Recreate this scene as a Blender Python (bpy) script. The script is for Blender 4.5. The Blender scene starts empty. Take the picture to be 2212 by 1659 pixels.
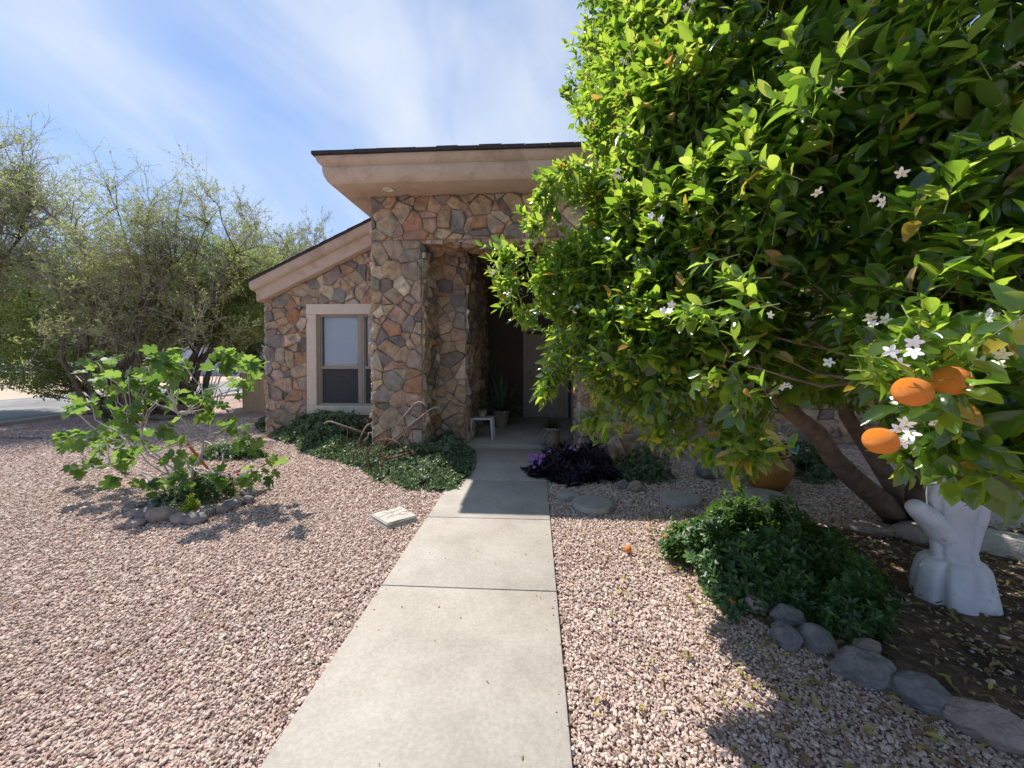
import bpy, bmesh, math, random
import numpy as np
from mathutils import Vector, Matrix, noise as mnoise
R = math.radians
random.seed(7)
rng = np.random.default_rng(7)
S = bpy.context.scene
COL = S.collection

# ------------------------------------------------------------------ camera
H, F = 1.61, 831.0
CAM = Vector((0, 0, H))
YAW, PITCH, CY = R(3.443), R(1.2), 785.4
cd = bpy.data.cameras.new('camera')
cam = bpy.data.objects.new('camera', cd); COL.objects.link(cam)
cam.location = CAM; cam.rotation_euler = (R(90) - PITCH, 0, YAW)
cd.sensor_width = 36; cd.lens = F / 2212 * 36; cd.shift_y = -(829.5 - CY) / 2212
cd.clip_start = 0.05; cd.clip_end = 3000
S.camera = cam
RM = cam.rotation_euler.to_matrix()

def ray(px, py):
    return RM @ Vector(((px - 1106) / F, -(py - CY) / F, -1))
def G(px, py, z=0.0):                       # where the ground is met
    d = ray(px, py); t = (z - H) / d.z
    return Vector((d.x * t, d.y * t, z))
def P(px, py, Y):                           # point at a given distance
    d = ray(px, py); t = Y / d.y
    return Vector((d.x * t, Y, H + d.z * t))
def proj(p):
    v = RM.transposed() @ (Vector(p) - CAM)
    return (1106 + F * v.x / -v.z, CY - F * v.y / -v.z)

# ------------------------------------------------------------------ objects
def setp(o, label=None, cat=None, group=None, kind=None):
    if label: o['label'] = label
    if cat: o['category'] = cat
    if group: o['group'] = group
    if kind: o['kind'] = kind
    return o
def thing(name, loc, label, cat, group=None):
    o = bpy.data.objects.new(name, None); COL.objects.link(o)
    o.location = loc; o.empty_display_size = 0.1
    return setp(o, label, cat, group)
def base_of(o):
    p = Vector(o.location)
    while o.parent:
        o = o.parent; p += Vector(o.location)
    return p
class MB:
    """collects geometry in world coordinates"""
    def __init__(s): s.v = []; s.f = []; s.n = 0; s.c = []; s.hc = False
    def add(s, verts, faces, col=None):
        verts = [tuple(v) for v in verts]
        s.v += verts; k = s.n
        s.f += [tuple(i + k for i in f) for f in faces]; s.n += len(verts)
        if col is not None: s.hc = True
        s.c += [(*(col or (1, 1, 1)), 1)] * len(verts)
    def box(s, lo, hi, ch=0.0, M=None):
        x0, y0, z0 = lo; x1, y1, z1 = hi
        c = min(ch, (x1-x0)*.45, (y1-y0)*.45, (z1-z0)*.45)
        if c <= 0:
            vs = [Vector(p) for p in ((x0,y0,z0),(x1,y0,z0),(x1,y1,z0),(x0,y1,z0),(x0,y0,z1),(x1,y0,z1),(x1,y1,z1),(x0,y1,z1))]
            fs = [(0,3,2,1),(4,5,6,7),(0,1,5,4),(1,2,6,5),(2,3,7,6),(3,0,4,7)]
        else:
            bm = bmesh.new(); bmesh.ops.create_cube(bm, size=1)
            for v in bm.verts:
                v.co = Vector((x0 if v.co.x < 0 else x1, y0 if v.co.y < 0 else y1, z0 if v.co.z < 0 else z1))
            bmesh.ops.bevel(bm, geom=list(bm.edges), offset=c, segments=2, affect='EDGES', profile=.5)
            bm.verts.index_update()
            vs = [v.co.copy() for v in bm.verts]; fs = [tuple(v.index for v in f.verts) for f in bm.faces]; bm.free()
        if M is not None: vs = [M @ v for v in vs]
        s.add(vs, fs)
    def tube(s, pts, rad, n=8, cap=True, col=None):
        pts = [Vector(p) for p in pts]
        if not hasattr(rad, '__len__'): rad = [rad] * len(pts)
        vs = []; t0 = (pts[1] - pts[0]).normalized()
        u = t0.orthogonal().normalized()
        for i, p in enumerate(pts):
            t = (pts[min(i+1, len(pts)-1)] - pts[max(i-1, 0)]).normalized()
            u = (u - t * u.dot(t))
            u = u.normalized() if u.length > 1e-6 else t.orthogonal().normalized()
            w = t.cross(u)
            for k in range(n):
                a = 2 * math.pi * k / n
                vs.append(p + (u * math.cos(a) + w * math.sin(a)) * rad[i])
        fs = []
        for i in range(len(pts) - 1):
            for k in range(n):
                k2 = (k + 1) % n
                fs.append((i*n+k, i*n+k2, (i+1)*n+k2, (i+1)*n+k))
        if cap:
            fs.append(tuple(range(n))[::-1]); fs.append(tuple((len(pts)-1)*n + k for k in range(n)))
        s.add(vs, fs, col)
    def lathe(s, prof, c, n=32, wob=0):
        vs = []; c = Vector(c)
        for r, z in prof:
            for k in range(n):
                a = 2*math.pi*k/n; rr = r * (1 + wob * mnoise.noise(Vector((math.cos(a)*2, math.sin(a)*2, z*5 + c.x))))
                vs.append(c + Vector((rr*math.cos(a), rr*math.sin(a), z)))
        fs = []
        for i in range(len(prof)-1):
            for k in range(n):
                k2 = (k+1) % n
                fs.append((i*n+k, i*n+k2, (i+1)*n+k2, (i+1)*n+k))
        fs.append(tuple(range(n))[::-1]); fs.append(tuple((len(prof)-1)*n+k for k in range(n)))
        s.add(vs, fs)
    def build(s, name, mat, parent=None, smooth=False, loc=None, auto=None):
        me = bpy.data.meshes.new(name)
        off = base_of(parent) if parent else Vector(loc or (0, 0, 0))
        me.from_pydata([(v[0]-off.x, v[1]-off.y, v[2]-off.z) for v in s.v], [], s.f)
        if s.hc:
            a = me.color_attributes.new('Col', 'FLOAT_COLOR', 'POINT')
            a.data.foreach_set('color', np.array(s.c, dtype=np.float32).ravel())
        return link(name, me, mat, parent, smooth, loc, auto)
def link(name, me, mat, parent=None, smooth=False, loc=None, auto=None):
    me.materials.append(mat)
    if smooth or auto: me.shade_smooth()
    if auto: me.set_sharp_from_angle(angle=R(auto))
    o = bpy.data.objects.new(name, me); COL.objects.link(o)
    if parent: o.parent = parent
    elif loc is not None: o.location = loc
    return o
def tri_mesh(name, V, T, mat, parent=None, smooth=True, loc=None, col=None):
    """V (n,3) world coordinates, T (m,3)"""
    me = bpy.data.meshes.new(name)
    off = np.array(base_of(parent) if parent else Vector(loc or (0, 0, 0)))
    V = (V - off).astype(np.float32); T = T.astype(np.int32)
    me.vertices.add(len(V)); me.vertices.foreach_set('co', V.ravel())
    me.loops.add(T.size); me.loops.foreach_set('vertex_index', T.ravel())
    me.polygons.add(len(T)); me.polygons.foreach_set('loop_start', np.arange(0, T.size, 3, dtype=np.int32))
    me.update(calc_edges=True)
    if col is not None:
        a = me.color_attributes.new('Col', 'FLOAT_COLOR', 'POINT')
        a.data.foreach_set('color', col.astype(np.float32).ravel())
    return link(name, me, mat, parent, smooth, loc)
def dup(o, parent=None):
    c = o.copy(); COL.objects.link(c); c.parent = parent
    for ch in [x for x in bpy.data.objects if x.parent == o and x != c]: dup(ch, c)
    return c

# ------------------------------------------------------------------ materials
def new_mat(name):
    m = bpy.data.materials.new(name); m.use_nodes = True
    nt = m.node_tree; nt.nodes.clear()
    out = nt.nodes.new('ShaderNodeOutputMaterial')
    return m, nt, out
def N(nt, t, **kw):
    n = nt.nodes.new(t)
    for k, v in kw.items():
        if k in n.bl_rna.properties: setattr(n, k, v)
        else: n.inputs[k.replace('_', ' ')].default_value = v
    return n
def ramp(nt, stops, interp='LINEAR'):
    n = nt.nodes.new('ShaderNodeValToRGB'); cr = n.color_ramp; cr.interpolation = interp
    while len(cr.elements) < len(stops): cr.elements.new(0.5)
    for e, (p, c) in zip(cr.elements, stops):
        e.position = p; e.color = (*c, 1) if len(c) == 3 else c
    return n
def pm(name, c1, c2=None, scale=8, rough=.8, bump=.2, bscale=60, spec=.3, detail=6, metal=0, dist=.01, lo=.35, hi=.65, c3=None, c3scale=2.0, c3pos=.6, stretch=None):
    m, nt, out = new_mat(name); L = nt.links.new
    b = N(nt, 'ShaderNodeBsdfPrincipled'); b.inputs['Roughness'].default_value = rough
    b.inputs['Specular IOR Level'].default_value = spec; b.inputs['Metallic'].default_value = metal
    tc = N(nt, 'ShaderNodeTexCoord'); src = tc.outputs['Object']
    if stretch:
        mp = N(nt, 'ShaderNodeMapping'); mp.inputs['Scale'].default_value = stretch
        L(src, mp.inputs['Vector']); src = mp.outputs['Vector']
    n = N(nt, 'ShaderNodeTexNoise', Scale=scale, Detail=detail); L(src, n.inputs['Vector'])
    rp = ramp(nt, [(lo, c1), (hi, c2 or c1)]); L(n.outputs['Fac'], rp.inputs['Fac'])
    colo = rp.outputs['Color']
    if c3:
        n3 = N(nt, 'ShaderNodeTexNoise', Scale=c3scale, Detail=8); n3.inputs['Roughness'].default_value = .7; L(src, n3.inputs['Vector'])
        r3 = ramp(nt, [(c3pos - .06, (0,0,0)), (c3pos + .06, (1,1,1))]); L(n3.outputs['Fac'], r3.inputs['Fac'])
        mx = N(nt, 'ShaderNodeMix', data_type='RGBA'); L(r3.outputs['Color'], mx.inputs[0]); L(colo, mx.inputs[6]); mx.inputs[7].default_value = (*c3, 1)
        colo = mx.outputs[2]
    L(colo, b.inputs['Base Color'])
    if bump:
        n2 = N(nt, 'ShaderNodeTexNoise', Scale=bscale, Detail=5); L(src, n2.inputs['Vector'])
        bp = N(nt, 'ShaderNodeBump', Strength=bump, Distance=dist); L(n2.outputs['Fac'], bp.inputs['Height']); L(bp.outputs['Normal'], b.inputs['Normal'])
    L(b.outputs[0], out.inputs[0])
    return m
def leaf_mat(name, stops, tstops, trans=.45, rough=.4, spec=.5, sub=.0):
    """leaf surface: glossy reflection + light passing through, hue varied leaf by leaf"""
    m, nt, out = new_mat(name); L = nt.links.new
    g = N(nt, 'ShaderNodeNewGeometry')
    r1 = ramp(nt, stops); r2 = ramp(nt, tstops)
    L(g.outputs['Random Per Island'], r1.inputs['Fac']); L(g.outputs['Random Per Island'], r2.inputs['Fac'])
    b = N(nt, 'ShaderNodeBsdfPrincipled'); b.inputs['Roughness'].default_value = rough; b.inputs['Specular IOR Level'].default_value = spec
    L(r1.outputs['Color'], b.inputs['Base Color'])
    t = N(nt, 'ShaderNodeBsdfTranslucent'); L(r2.outputs['Color'], t.inputs['Color'])
    mx = N(nt, 'ShaderNodeMixShader'); mx.inputs[0].default_value = trans
    L(b.outputs[0], mx.inputs[1]); L(t.outputs[0], mx.inputs[2]); L(mx.outputs[0], out.inputs[0])
    return m

M = {}
# stone veneer: per-stone colour attribute broken up by noise
def stone_mat():
    m, nt, out = new_mat('stone_veneer'); L = nt.links.new
    b = N(nt, 'ShaderNodeBsdfPrincipled', Roughness=.85); b.inputs['Specular IOR Level'].default_value = .2
    a = N(nt, 'ShaderNodeVertexColor'); a.layer_name = 'Col'
    tc = N(nt, 'ShaderNodeTexCoord')
    n = N(nt, 'ShaderNodeTexNoise', Scale=9.0, Detail=10); n.inputs['Roughness'].default_value = .7; L(tc.outputs['Object'], n.inputs['Vector'])
    r = ramp(nt, [(.25, (.5, .47, .45)), (.5, (1, 1, 1)), (.75, (1.35, 1.3, 1.2))]); L(n.outputs['Fac'], r.inputs['Fac'])
    mx = N(nt, 'ShaderNodeMix', data_type='RGBA', blend_type='MULTIPLY'); mx.inputs[0].default_value = 1
    L(a.outputs['Color'], mx.inputs[6]); L(r.outputs['Color'], mx.inputs[7])
    # grey and rust clouding
    n3 = N(nt, 'ShaderNodeTexNoise', Scale=5.0, Detail=6); L(tc.outputs['Object'], n3.inputs['Vector'])
    r3 = ramp(nt, [(.52, (0, 0, 0)), (.68, (.75, .75, .75))]); L(n3.outputs['Fac'], r3.inputs['Fac'])
    m3 = N(nt, 'ShaderNodeMix', data_type='RGBA'); L(r3.outputs['Color'], m3.inputs[0]); L(mx.outputs[2], m3.inputs[6]); m3.inputs[7].default_value = (.25, .205, .17, 1)
    n4 = N(nt, 'ShaderNodeTexNoise', Scale=7.0, Detail=8); mp = N(nt, 'ShaderNodeMapping'); mp.inputs['Location'].default_value = (9, 3, 5)
    L(tc.outputs['Object'], mp.inputs['Vector']); L(mp.outputs['Vector'], n4.inputs['Vector'])
    r4 = ramp(nt, [(.55, (0, 0, 0)), (.7, (.6, .6, .6))]); L(n4.outputs['Fac'], r4.inputs['Fac'])
    m4 = N(nt, 'ShaderNodeMix', data_type='RGBA'); L(r4.outputs['Color'], m4.inputs[0]); L(m3.outputs[2], m4.inputs[6]); m4.inputs[7].default_value = (.37, .21, .115, 1)
    L(m4.outputs[2], b.inputs['Base Color'])
    n2 = N(nt, 'ShaderNodeTexNoise', Scale=14.0, Detail=9); n2.inputs['Roughness'].default_value = .6; L(tc.outputs['Object'], n2.inputs['Vector'])
    bp = N(nt, 'ShaderNodeBump', Strength=.9, Distance=.035); L(n2.outputs['Fac'], bp.inputs['Height']); L(bp.outputs['Normal'], b.inputs['Normal'])
    L(b.outputs[0], out.inputs[0]); return m
M['stone'] = stone_mat()
M['mortar'] = pm('mortar', (.21, .195, .18), (.30, .28, .265), 12, .95, .5, 90)
M['stucco'] = pm('tan_stucco', (.56, .44, .335), (.62, .495, .385), 3, .95, .9, 75, .1, dist=.012, c3=(.46, .355, .27), c3scale=2.6, c3pos=.58)
M['trim'] = pm('window_trim_stucco', (.66, .56, .44), (.72, .62, .49), 4, .95, .6, 150, .1, dist=.005)
M['porch'] = pm('shade_darkened_stucco', (.10, .08, .062), (.12, .095, .075), 2, .95, .5, 140, .1, dist=.005)  # tan stucco with the shade of the entry recess put into its colour
M['shingle'] = pm('asphalt_shingle', (.04, .035, .04), (.075, .065, .07), 40, .9, .6, 80, .2)
M['winframe'] = pm('window_frame', (.33, .28, .23), (.37, .31, .26), 5, .5, 0, spec=.4)
M['blind'] = pm('white_blind', (.88, .88, .88), None, 5, .6, 0)
M['screen'] = pm('insect_screen', (.05, .05, .052), (.075, .073, .075), 30, .75, .3, 300, .3)
M['door'] = pm('door_paint', (.38, .3, .22), (.42, .33, .25), 4, .6, 0)
M['brass'] = pm('door_metal', (.4, .3, .15), None, 4, .3, 0, metal=1)
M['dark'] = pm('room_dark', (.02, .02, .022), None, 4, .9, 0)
M['lampwhite'] = pm('light_trim', (.8, .76, .66), None, 4, .5, 0)
M['bulb'] = pm('unlit_bulb', (.7, .66, .58), None, 4, .3, 0)
M['white_plastic'] = pm('white_plastic', (.55, .55, .54), None, 4, .45, 0)
M['white_paint'] = pm('weathered_white_paint', (.60, .60, .62), (.74, .74, .76), 5, .5, .35, 30, .4, dist=.008, c3=(.42, .39, .36), c3scale=7, c3pos=.64)
M['asphalt'] = pm('asphalt', (.22, .215, .21), (.3, .295, .285), .8, .95, .5, 120, c3=(.17, .165, .16), c3scale=.5, c3pos=.6)
M['soil_far'] = pm('desert_soil', (.46, .34, .25), (.56, .43, .33), 1.5, 1, .6, 40)
M['kerb'] = pm('kerb_concrete', (.5, .43, .36), (.58, .5, .42), 3, .95, .4, 90)
M['fencewood'] = pm('tan_painted_wood', (.58, .4, .23), (.64, .46, .27), 3, .8, .3, 60, stretch=(6, 6, .6))
M['bark'] = pm('grey_brown_bark', (.10, .075, .055), (.2, .155, .12), 14, .95, .9, 30, dist=.02, stretch=(2, 2, .5))
M['citrus_bark'] = pm('citrus_bark', (.13, .09, .065), (.22, .16, .12), 10, .9, .7, 30, dist=.01)
M['twig'] = pm('grey_twig', (.32, .275, .24), (.5, .44, .39), 3, .9, 0)
M['fig_bark'] = pm('pale_fig_bark', (.38, .34, .31), (.5, .46, .42), 12, .85, .4, 60)
M['green_twig'] = pm('green_twig', (.16, .2, .06), (.22, .26, .09), 12, .7, 0)
M['rust'] = pm('rusty_iron', (.14, .075, .055), (.24, .14, .11), 20, .75, .5, 80, .4, metal=.3)
M['oldwood'] = pm('weathered_wood', (.25, .20, .165), (.38, .325, .275), 10, .9, .5, 50, stretch=(4, 4, 1))
M['rockgrey'] = pm('river_rock_grey', (.16, .148, .138), (.28, .262, .245), 9, .85, .9, 45, dist=.02, c3=(.42, .39, .36), c3scale=10, c3pos=.62)
M['rocktan'] = pm('river_rock_tan', (.27, .21, .175), (.42, .34, .29), 9, .85, .9, 45, dist=.02, c3=(.25, .2, .18), c3scale=9, c3pos=.6)
M['rockblue'] = pm('river_rock_blue', (.15, .145, .14), (.24, .23, .22), 9, .8, .8, 45, dist=.015, c3=(.3, .29, .28), c3scale=12, c3pos=.66)
M['paver'] = pm('paver_concrete', (.47, .44, .38), (.58, .54, .47), 5, .95, .6, 80, c3=(.38, .35, .3), c3scale=6, c3pos=.6)
M['flag'] = pm('round_paver_concrete', (.34, .31, .28), (.42, .39, .35), 5, .95, .6, 80, c3=(.28, .26, .23), c3scale=4, c3pos=.6)
M['glaze'] = pm('amber_glaze', (.34, .15, .03), (.42, .2, .045), 5, .35, .15, 20, .5, c3=(.25, .1, .02), c3scale=3)
M['clay'] = pm('clay_pot', (.3, .22, .17), (.38, .29, .23), 6, .9, .3, 50)
M['soil'] = pm('potting_soil', (.05, .035, .025), (.09, .065, .05), 30, 1, .8, 60)
M['orange'] = None
M['petal'] = pm('petal', (.85, .84, .78), (.9, .88, .84), 30, .5, 0)
M['anther'] = pm('anther', (.75, .5, .15), None, 4, .6, 0)
M['bluewall'] = pm('pale_blue_siding', (.42, .47, .54), (.46, .51, .58), 2, .9, .1, 20)
M['bluedark'] = pm('grey_blue_trim', (.3, .34, .4), None, 2, .9, 0)
M['whitewood'] = pm('white_woodwork', (.8, .8, .8), None, 2, .7, 0)
M['terracotta'] = pm('brown_trough', (.3, .2, .15), (.38, .26, .2), 8, .9, .3, 40)
M['dead'] = None
def orange_mat():
    m, nt, out = new_mat('orange_peel'); L = nt.links.new
    b = N(nt, 'ShaderNodeBsdfPrincipled', Roughness=.42); b.inputs['Specular IOR Level'].default_value = .45
    tc = N(nt, 'ShaderNodeTexCoord')
    n = N(nt, 'ShaderNodeTexNoise', Scale=18.0, Detail=3); L(tc.outputs['Object'], n.inputs['Vector'])
    r = ramp(nt, [(.3, (.74, .17, .008)), (.7, (.84, .31, .03))]); L(n.outputs['Fac'], r.inputs['Fac']); L(r.outputs['Color'], b.inputs['Base Color'])
    n2 = N(nt, 'ShaderNodeTexVoronoi', Scale=420.0); L(tc.outputs['Object'], n2.inputs['Vector'])
    bp = N(nt, 'ShaderNodeBump', Strength=.6, Distance=.003, invert=True); L(n2.outputs['Distance'], bp.inputs['Height']); L(bp.outputs['Normal'], b.inputs['Normal'])
    b.inputs['Subsurface Weight'].default_value = .15; b.inputs['Subsurface Radius'].default_value = (.01, .004, .001)
    L(b.outputs[0], out.inputs[0]); return m
M['orange'] = orange_mat()
M['citrus'] = leaf_mat('citrus_leaf',
    [(0, (.018, .050, .014)), (.45, (.034, .090, .020)), (.8, (.070, .145, .028)), (.972, (.12, .20, .04)), (.98, (.42, .33, .06)), (.99, (.46, .24, .03)), (1, (.36, .27, .15))],
    [(0, (.19, .38, .03)), (.45, (.42, .64, .05)), (.8, (.65, .84, .08)), (.972, (.80, .90, .16)), (.98, (.8, .6, .08)), (.99, (.8, .42, .04)), (1, (.5, .4, .2))], .50, .18, 1.0)
M['figleaf'] = leaf_mat('fig_leaf', [(0, (.035, .095, .03)), (1, (.08, .17, .045))], [(0, (.22, .42, .06)), (1, (.42, .62, .10))], .42, .5, .4)
M['mesquite'] = leaf_mat('mesquite_leaf', [(0, (.22, .27, .10)), (.6, (.34, .38, .15)), (1, (.48, .48, .24))], [(0, (.32, .42, .09)), (1, (.62, .68, .2))], .48, .6, .3)
M['mesquite_dense'] = leaf_mat('dense_leaf', [(0, (.13, .17, .055)), (.7, (.22, .27, .09)), (1, (.36, .38, .17))], [(0, (.26, .38, .07)), (1, (.55, .64, .16))], .48, .5, .4)
M['paloverde'] = leaf_mat('pale_leaf', [(0, (.16, .20, .07)), (1, (.28, .30, .13))], [(0, (.3, .38, .12)), (1, (.45, .5, .2))], .4, .6, .3)
M['ivy'] = leaf_mat('ivy_leaf', [(0, (.05, .085, .035)), (.6, (.11, .17, .065)), (1, (.24, .30, .15))], [(0, (.1, .2, .03)), (1, (.25, .35, .06))], .25, .45, .5)
M['mint'] = leaf_mat('mint_leaf', [(0, (.025, .062, .018)), (.7, (.055, .12, .032)), (1, (.12, .23, .06))], [(0, (.12, .28, .03)), (1, (.28, .5, .06))], .34, .4, .6)
M['purple'] = leaf_mat('purple_leaf', [(0, (.012, .008, .014)), (1, (.035, .018, .036))], [(0, (.05, .015, .04)), (1, (.1, .03, .07))], .2, .5, .4)
M['strap'] = leaf_mat('strap_leaf', [(0, (.03, .055, .02)), (1, (.08, .11, .04))], [(0, (.1, .16, .03)), (1, (.2, .25, .06))], .25, .5, .4)
M['litter'] = leaf_mat('dry_leaf', [(0, (.20, .13, .07)), (.5, (.32, .23, .12)), (.8, (.42, .34, .13)), (.93, (.22, .26, .05)), (1, (.55, .45, .12))], [(0, (.3, .2, .08)), (1, (.5, .4, .1))], .2, .7, .3)
M['limeleaf'] = leaf_mat('lime_leaf', [(0, (.25, .35, .03)), (1, (.4, .48, .06))], [(0, (.4, .5, .05)), (1, (.5, .6, .08))], .35, .5, .3)
M['redpetal'] = leaf_mat('red_petal', [(0, (.5, .02, .05)), (1, (.7, .05, .12))], [(0, (.6, .05, .08)), (1, (.7, .1, .15))], .3, .5, .3)
M['violet'] = leaf_mat('violet_petal', [(0, (.3, .12, .45)), (1, (.45, .2, .6))], [(0, (.4, .15, .5)), (1, (.5, .25, .6))], .3, .5, .3)
def glass_mat():
    m, nt, out = new_mat('window_glass'); L = nt.links.new
    t = N(nt, 'ShaderNodeBsdfTransparent'); t.inputs[0].default_value = (.95, .97, .98, 1)
    g = N(nt, 'ShaderNodeBsdfGlossy', Roughness=.02)
    fr = N(nt, 'ShaderNodeFresnel', IOR=1.6)
    mx = N(nt, 'ShaderNodeMixShader'); L(fr.outputs[0], mx.inputs[0]); L(t.outputs[0], mx.inputs[1]); L(g.outputs[0], mx.inputs[2]); L(mx.outputs[0], out.inputs[0]); return m
M['glass'] = glass_mat()

# ------------------------------------------------------------------ light, sky
SD = Vector((-2.38, 1.45, 4.45)).normalized()           # towards the sun
EL = math.asin(SD.z); AZ = math.atan2(SD.x, SD.y)
ld = bpy.data.lights.new('sun', 'SUN'); ld.energy = 4.7; ld.angle = R(.53); ld.color = (1, .95, .88)
sun = bpy.data.objects.new('sun', ld); COL.objects.link(sun); sun.rotation_euler = (-SD).to_track_quat('-Z', 'Y').to_euler(); sun.location = (-20, 12, 40)
w = bpy.data.worlds.new('World'); S.world = w; w.use_nodes = True
nt = w.node_tree; nt.nodes.clear(); L = nt.links.new
wo = N(nt, 'ShaderNodeOutputWorld'); bg = N(nt, 'ShaderNodeBackground', Strength=.15)
sk = N(nt, 'ShaderNodeTexSky', sky_type='NISHITA', sun_disc=False, sun_elevation=EL, sun_rotation=AZ, air_density=1.0, dust_density=0, ozone_density=2.5)
tc = N(nt, 'ShaderNodeTexCoord'); sx = N(nt, 'ShaderNodeSeparateXYZ'); L(tc.outputs['Generated'], sx.inputs[0])
mz = N(nt, 'ShaderNodeMath', operation='MAXIMUM'); mz.inputs[1].default_value = .0; L(sx.outputs['Z'], mz.inputs[0])
az = N(nt, 'ShaderNodeMath', operation='ADD'); az.inputs[1].default_value = .22; L(mz.outputs[0], az.inputs[0])
cb = N(nt, 'ShaderNodeCombineXYZ')
for i, ax in enumerate('XY'):
    dv = N(nt, 'ShaderNodeMath', operation='DIVIDE'); L(sx.outputs[ax], dv.inputs[0]); L(az.outputs[0], dv.inputs[1]); L(dv.outputs[0], cb.inputs[i])
# the high cloud sheet: streaks plus one broad bright patch ahead
mp = N(nt, 'ShaderNodeMapping'); mp.inputs['Rotation'].default_value = (0, 0, R(38)); mp.inputs['Scale'].default_value = (1.1, .5, 1); mp.inputs['Location'].default_value = (3.1, 1.4, 0)
L(cb.outputs[0], mp.inputs['Vector'])
n1 = N(nt, 'ShaderNodeTexNoise', Scale=1.9, Detail=10, Distortion=.9); n1.inputs['Roughness'].default_value = .5; L(mp.outputs[0], n1.inputs['Vector'])
n2 = N(nt, 'ShaderNodeTexNoise', Scale=1.3, Detail=6, Distortion=.4); L(cb.outputs[0], n2.inputs['Vector'])
vd = N(nt, 'ShaderNodeVectorMath', operation='DISTANCE'); vd.inputs[1].default_value = (-.25, 1.15, 0); L(cb.outputs[0], vd.inputs[0])
bd = N(nt, 'ShaderNodeMapRange'); bd.inputs['From Min'].default_value = .1; bd.inputs['From Max'].default_value = 1.25; bd.inputs['To Min'].default_value = .34; bd.inputs['To Max'].default_value = 0; L(vd.outputs['Value'], bd.inputs['Value'])
ad = N(nt, 'ShaderNodeMath', operation='ADD'); L(n1.outputs['Fac'], ad.inputs[0]); L(n2.outputs['Fac'], ad.inputs[1])
ad2 = N(nt, 'ShaderNodeMath', operation='ADD'); L(ad.outputs[0], ad2.inputs[0]); L(bd.outputs[0], ad2.inputs[1])
rp = ramp(nt, [(.46, (.02,)*3), (.56, (.26,)*3), (.66, (.64,)*3), (.78, (.95,)*3)])
hf = N(nt, 'ShaderNodeMath', operation='MULTIPLY'); hf.inputs[1].default_value = .5; L(ad2.outputs[0], hf.inputs[0]); L(hf.outputs[0], rp.inputs['Fac'])
# look the clear sky up a little higher than the eye does: the air that day had no white horizon band
zz = N(nt, 'ShaderNodeMath', operation='ADD'); zz.inputs[1].default_value = .27; L(mz.outputs[0], zz.inputs[0])
cv = N(nt, 'ShaderNodeCombineXYZ'); L(sx.outputs['X'], cv.inputs[0]); L(sx.outputs['Y'], cv.inputs[1]); L(zz.outputs[0], cv.inputs[2])
nv = N(nt, 'ShaderNodeVectorMath', operation='NORMALIZE'); L(cv.outputs[0], nv.inputs[0]); L(nv.outputs[0], sk.inputs['Vector'])
hs = N(nt, 'ShaderNodeHueSaturation', Hue=.501, Saturation=.90, Value=1.02); L(sk.outputs[0], hs.inputs['Color'])
mx = N(nt, 'ShaderNodeMix', data_type='RGBA'); L(rp.outputs['Color'], mx.inputs[0]); L(hs.outputs[0], mx.inputs[6]); mx.inputs[7].default_value = (4.1, 4.5, 5.1, 1)
L(mx.outputs[2], bg.inputs[0]); L(bg.outputs[0], wo.inputs[0])
S.view_settings.view_transform = 'Standard'; S.view_settings.look = 'None'; S.view_settings.gamma = 1; S.view_settings.exposure = .42
S.render.engine = 'CYCLES'
S.cycles.max_bounces = 8; S.cycles.transparent_max_bounces = 12; S.cycles.diffuse_bounces = 4; S.cycles.transmission_bounces = 4

# ------------------------------------------------------------------ ground, path, road
def ground_mat():
    m, nt, out = new_mat('gravel_ground'); L = nt.links.new
    b = N(nt, 'ShaderNodeBsdfPrincipled', Roughness=.95); b.inputs['Specular IOR Level'].default_value = .15
    tc = N(nt, 'ShaderNodeTexCoord')
    v = N(nt, 'ShaderNodeTexVoronoi', Scale=38.0); L(tc.outputs['Object'], v.inputs['Vector'])
    sp = N(nt, 'ShaderNodeSeparateColor'); L(v.outputs['Color'], sp.inputs[0])
    r = ramp(nt, [(0, (.25, .165, .14)), (.35, (.42, .29, .25)), (.7, (.55, .40, .35)), (1, (.68, .54, .47))]); L(sp.outputs[0], r.inputs['Fac'])
    n = N(nt, 'ShaderNodeTexNoise', Scale=.7, Detail=6); L(tc.outputs['Object'], n.inputs['Vector'])
    r2 = ramp(nt, [(.3, (.82, .82, .82)), (.7, (1.12, 1.12, 1.12))]); L(n.outputs['Fac'], r2.inputs['Fac'])
    mx = N(nt, 'ShaderNodeMix', data_type='RGBA', blend_type='MULTIPLY'); mx.inputs[0].default_value = 1; L(r.outputs['Color'], mx.inputs[6]); L(r2.outputs['Color'], mx.inputs[7])
    L(mx.outputs[2], b.inputs['Base Color'])
    bp = N(nt, 'ShaderNodeBump', Strength=1.0, Distance=.02, invert=True); L(v.outputs['Distance'], bp.inputs['Height']); L(bp.outputs['Normal'], b.inputs['Normal'])
    L(b.outputs[0], out.inputs[0]); return m
M['ground'] = ground_mat()
def sheet(name, poly, z, mat, kind='structure', thick=0):
    b = MB()
    n = len(poly); vs = [(x, y, z) for x, y in poly]
    if thick:
        vs2 = [(x, y, z - thick) for x, y in poly]
        b.add(vs + vs2, [tuple(range(n)), tuple(range(2*n-1, n-1, -1))] + [(i, n+i, n+(i+1) % n, (i+1) % n) for i in range(n)])
    else: b.add(vs, [tuple(range(n))])
    return setp(b.build(name, mat), kind=kind)
sheet('ground', [(-300, -60), (300, -60), (300, 900), (-300, 900)], -.03, M['ground'])
sheet('road', [(-12.55, -30), (-12.55, 200), (-19.5, 200), (-19.5, -30)], -.012, M['asphalt'])
sheet('desert_ground', [(-19.6, -60), (-19.6, 400), (-290, 400), (-290, -60)], -.02, M['soil_far'])
k = MB()
for i in range(24):
    y = -3 + i * 1.6
    k.box((-12.62, y, -.05), (-12.42, y + 1.585, .05), .02)
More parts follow.
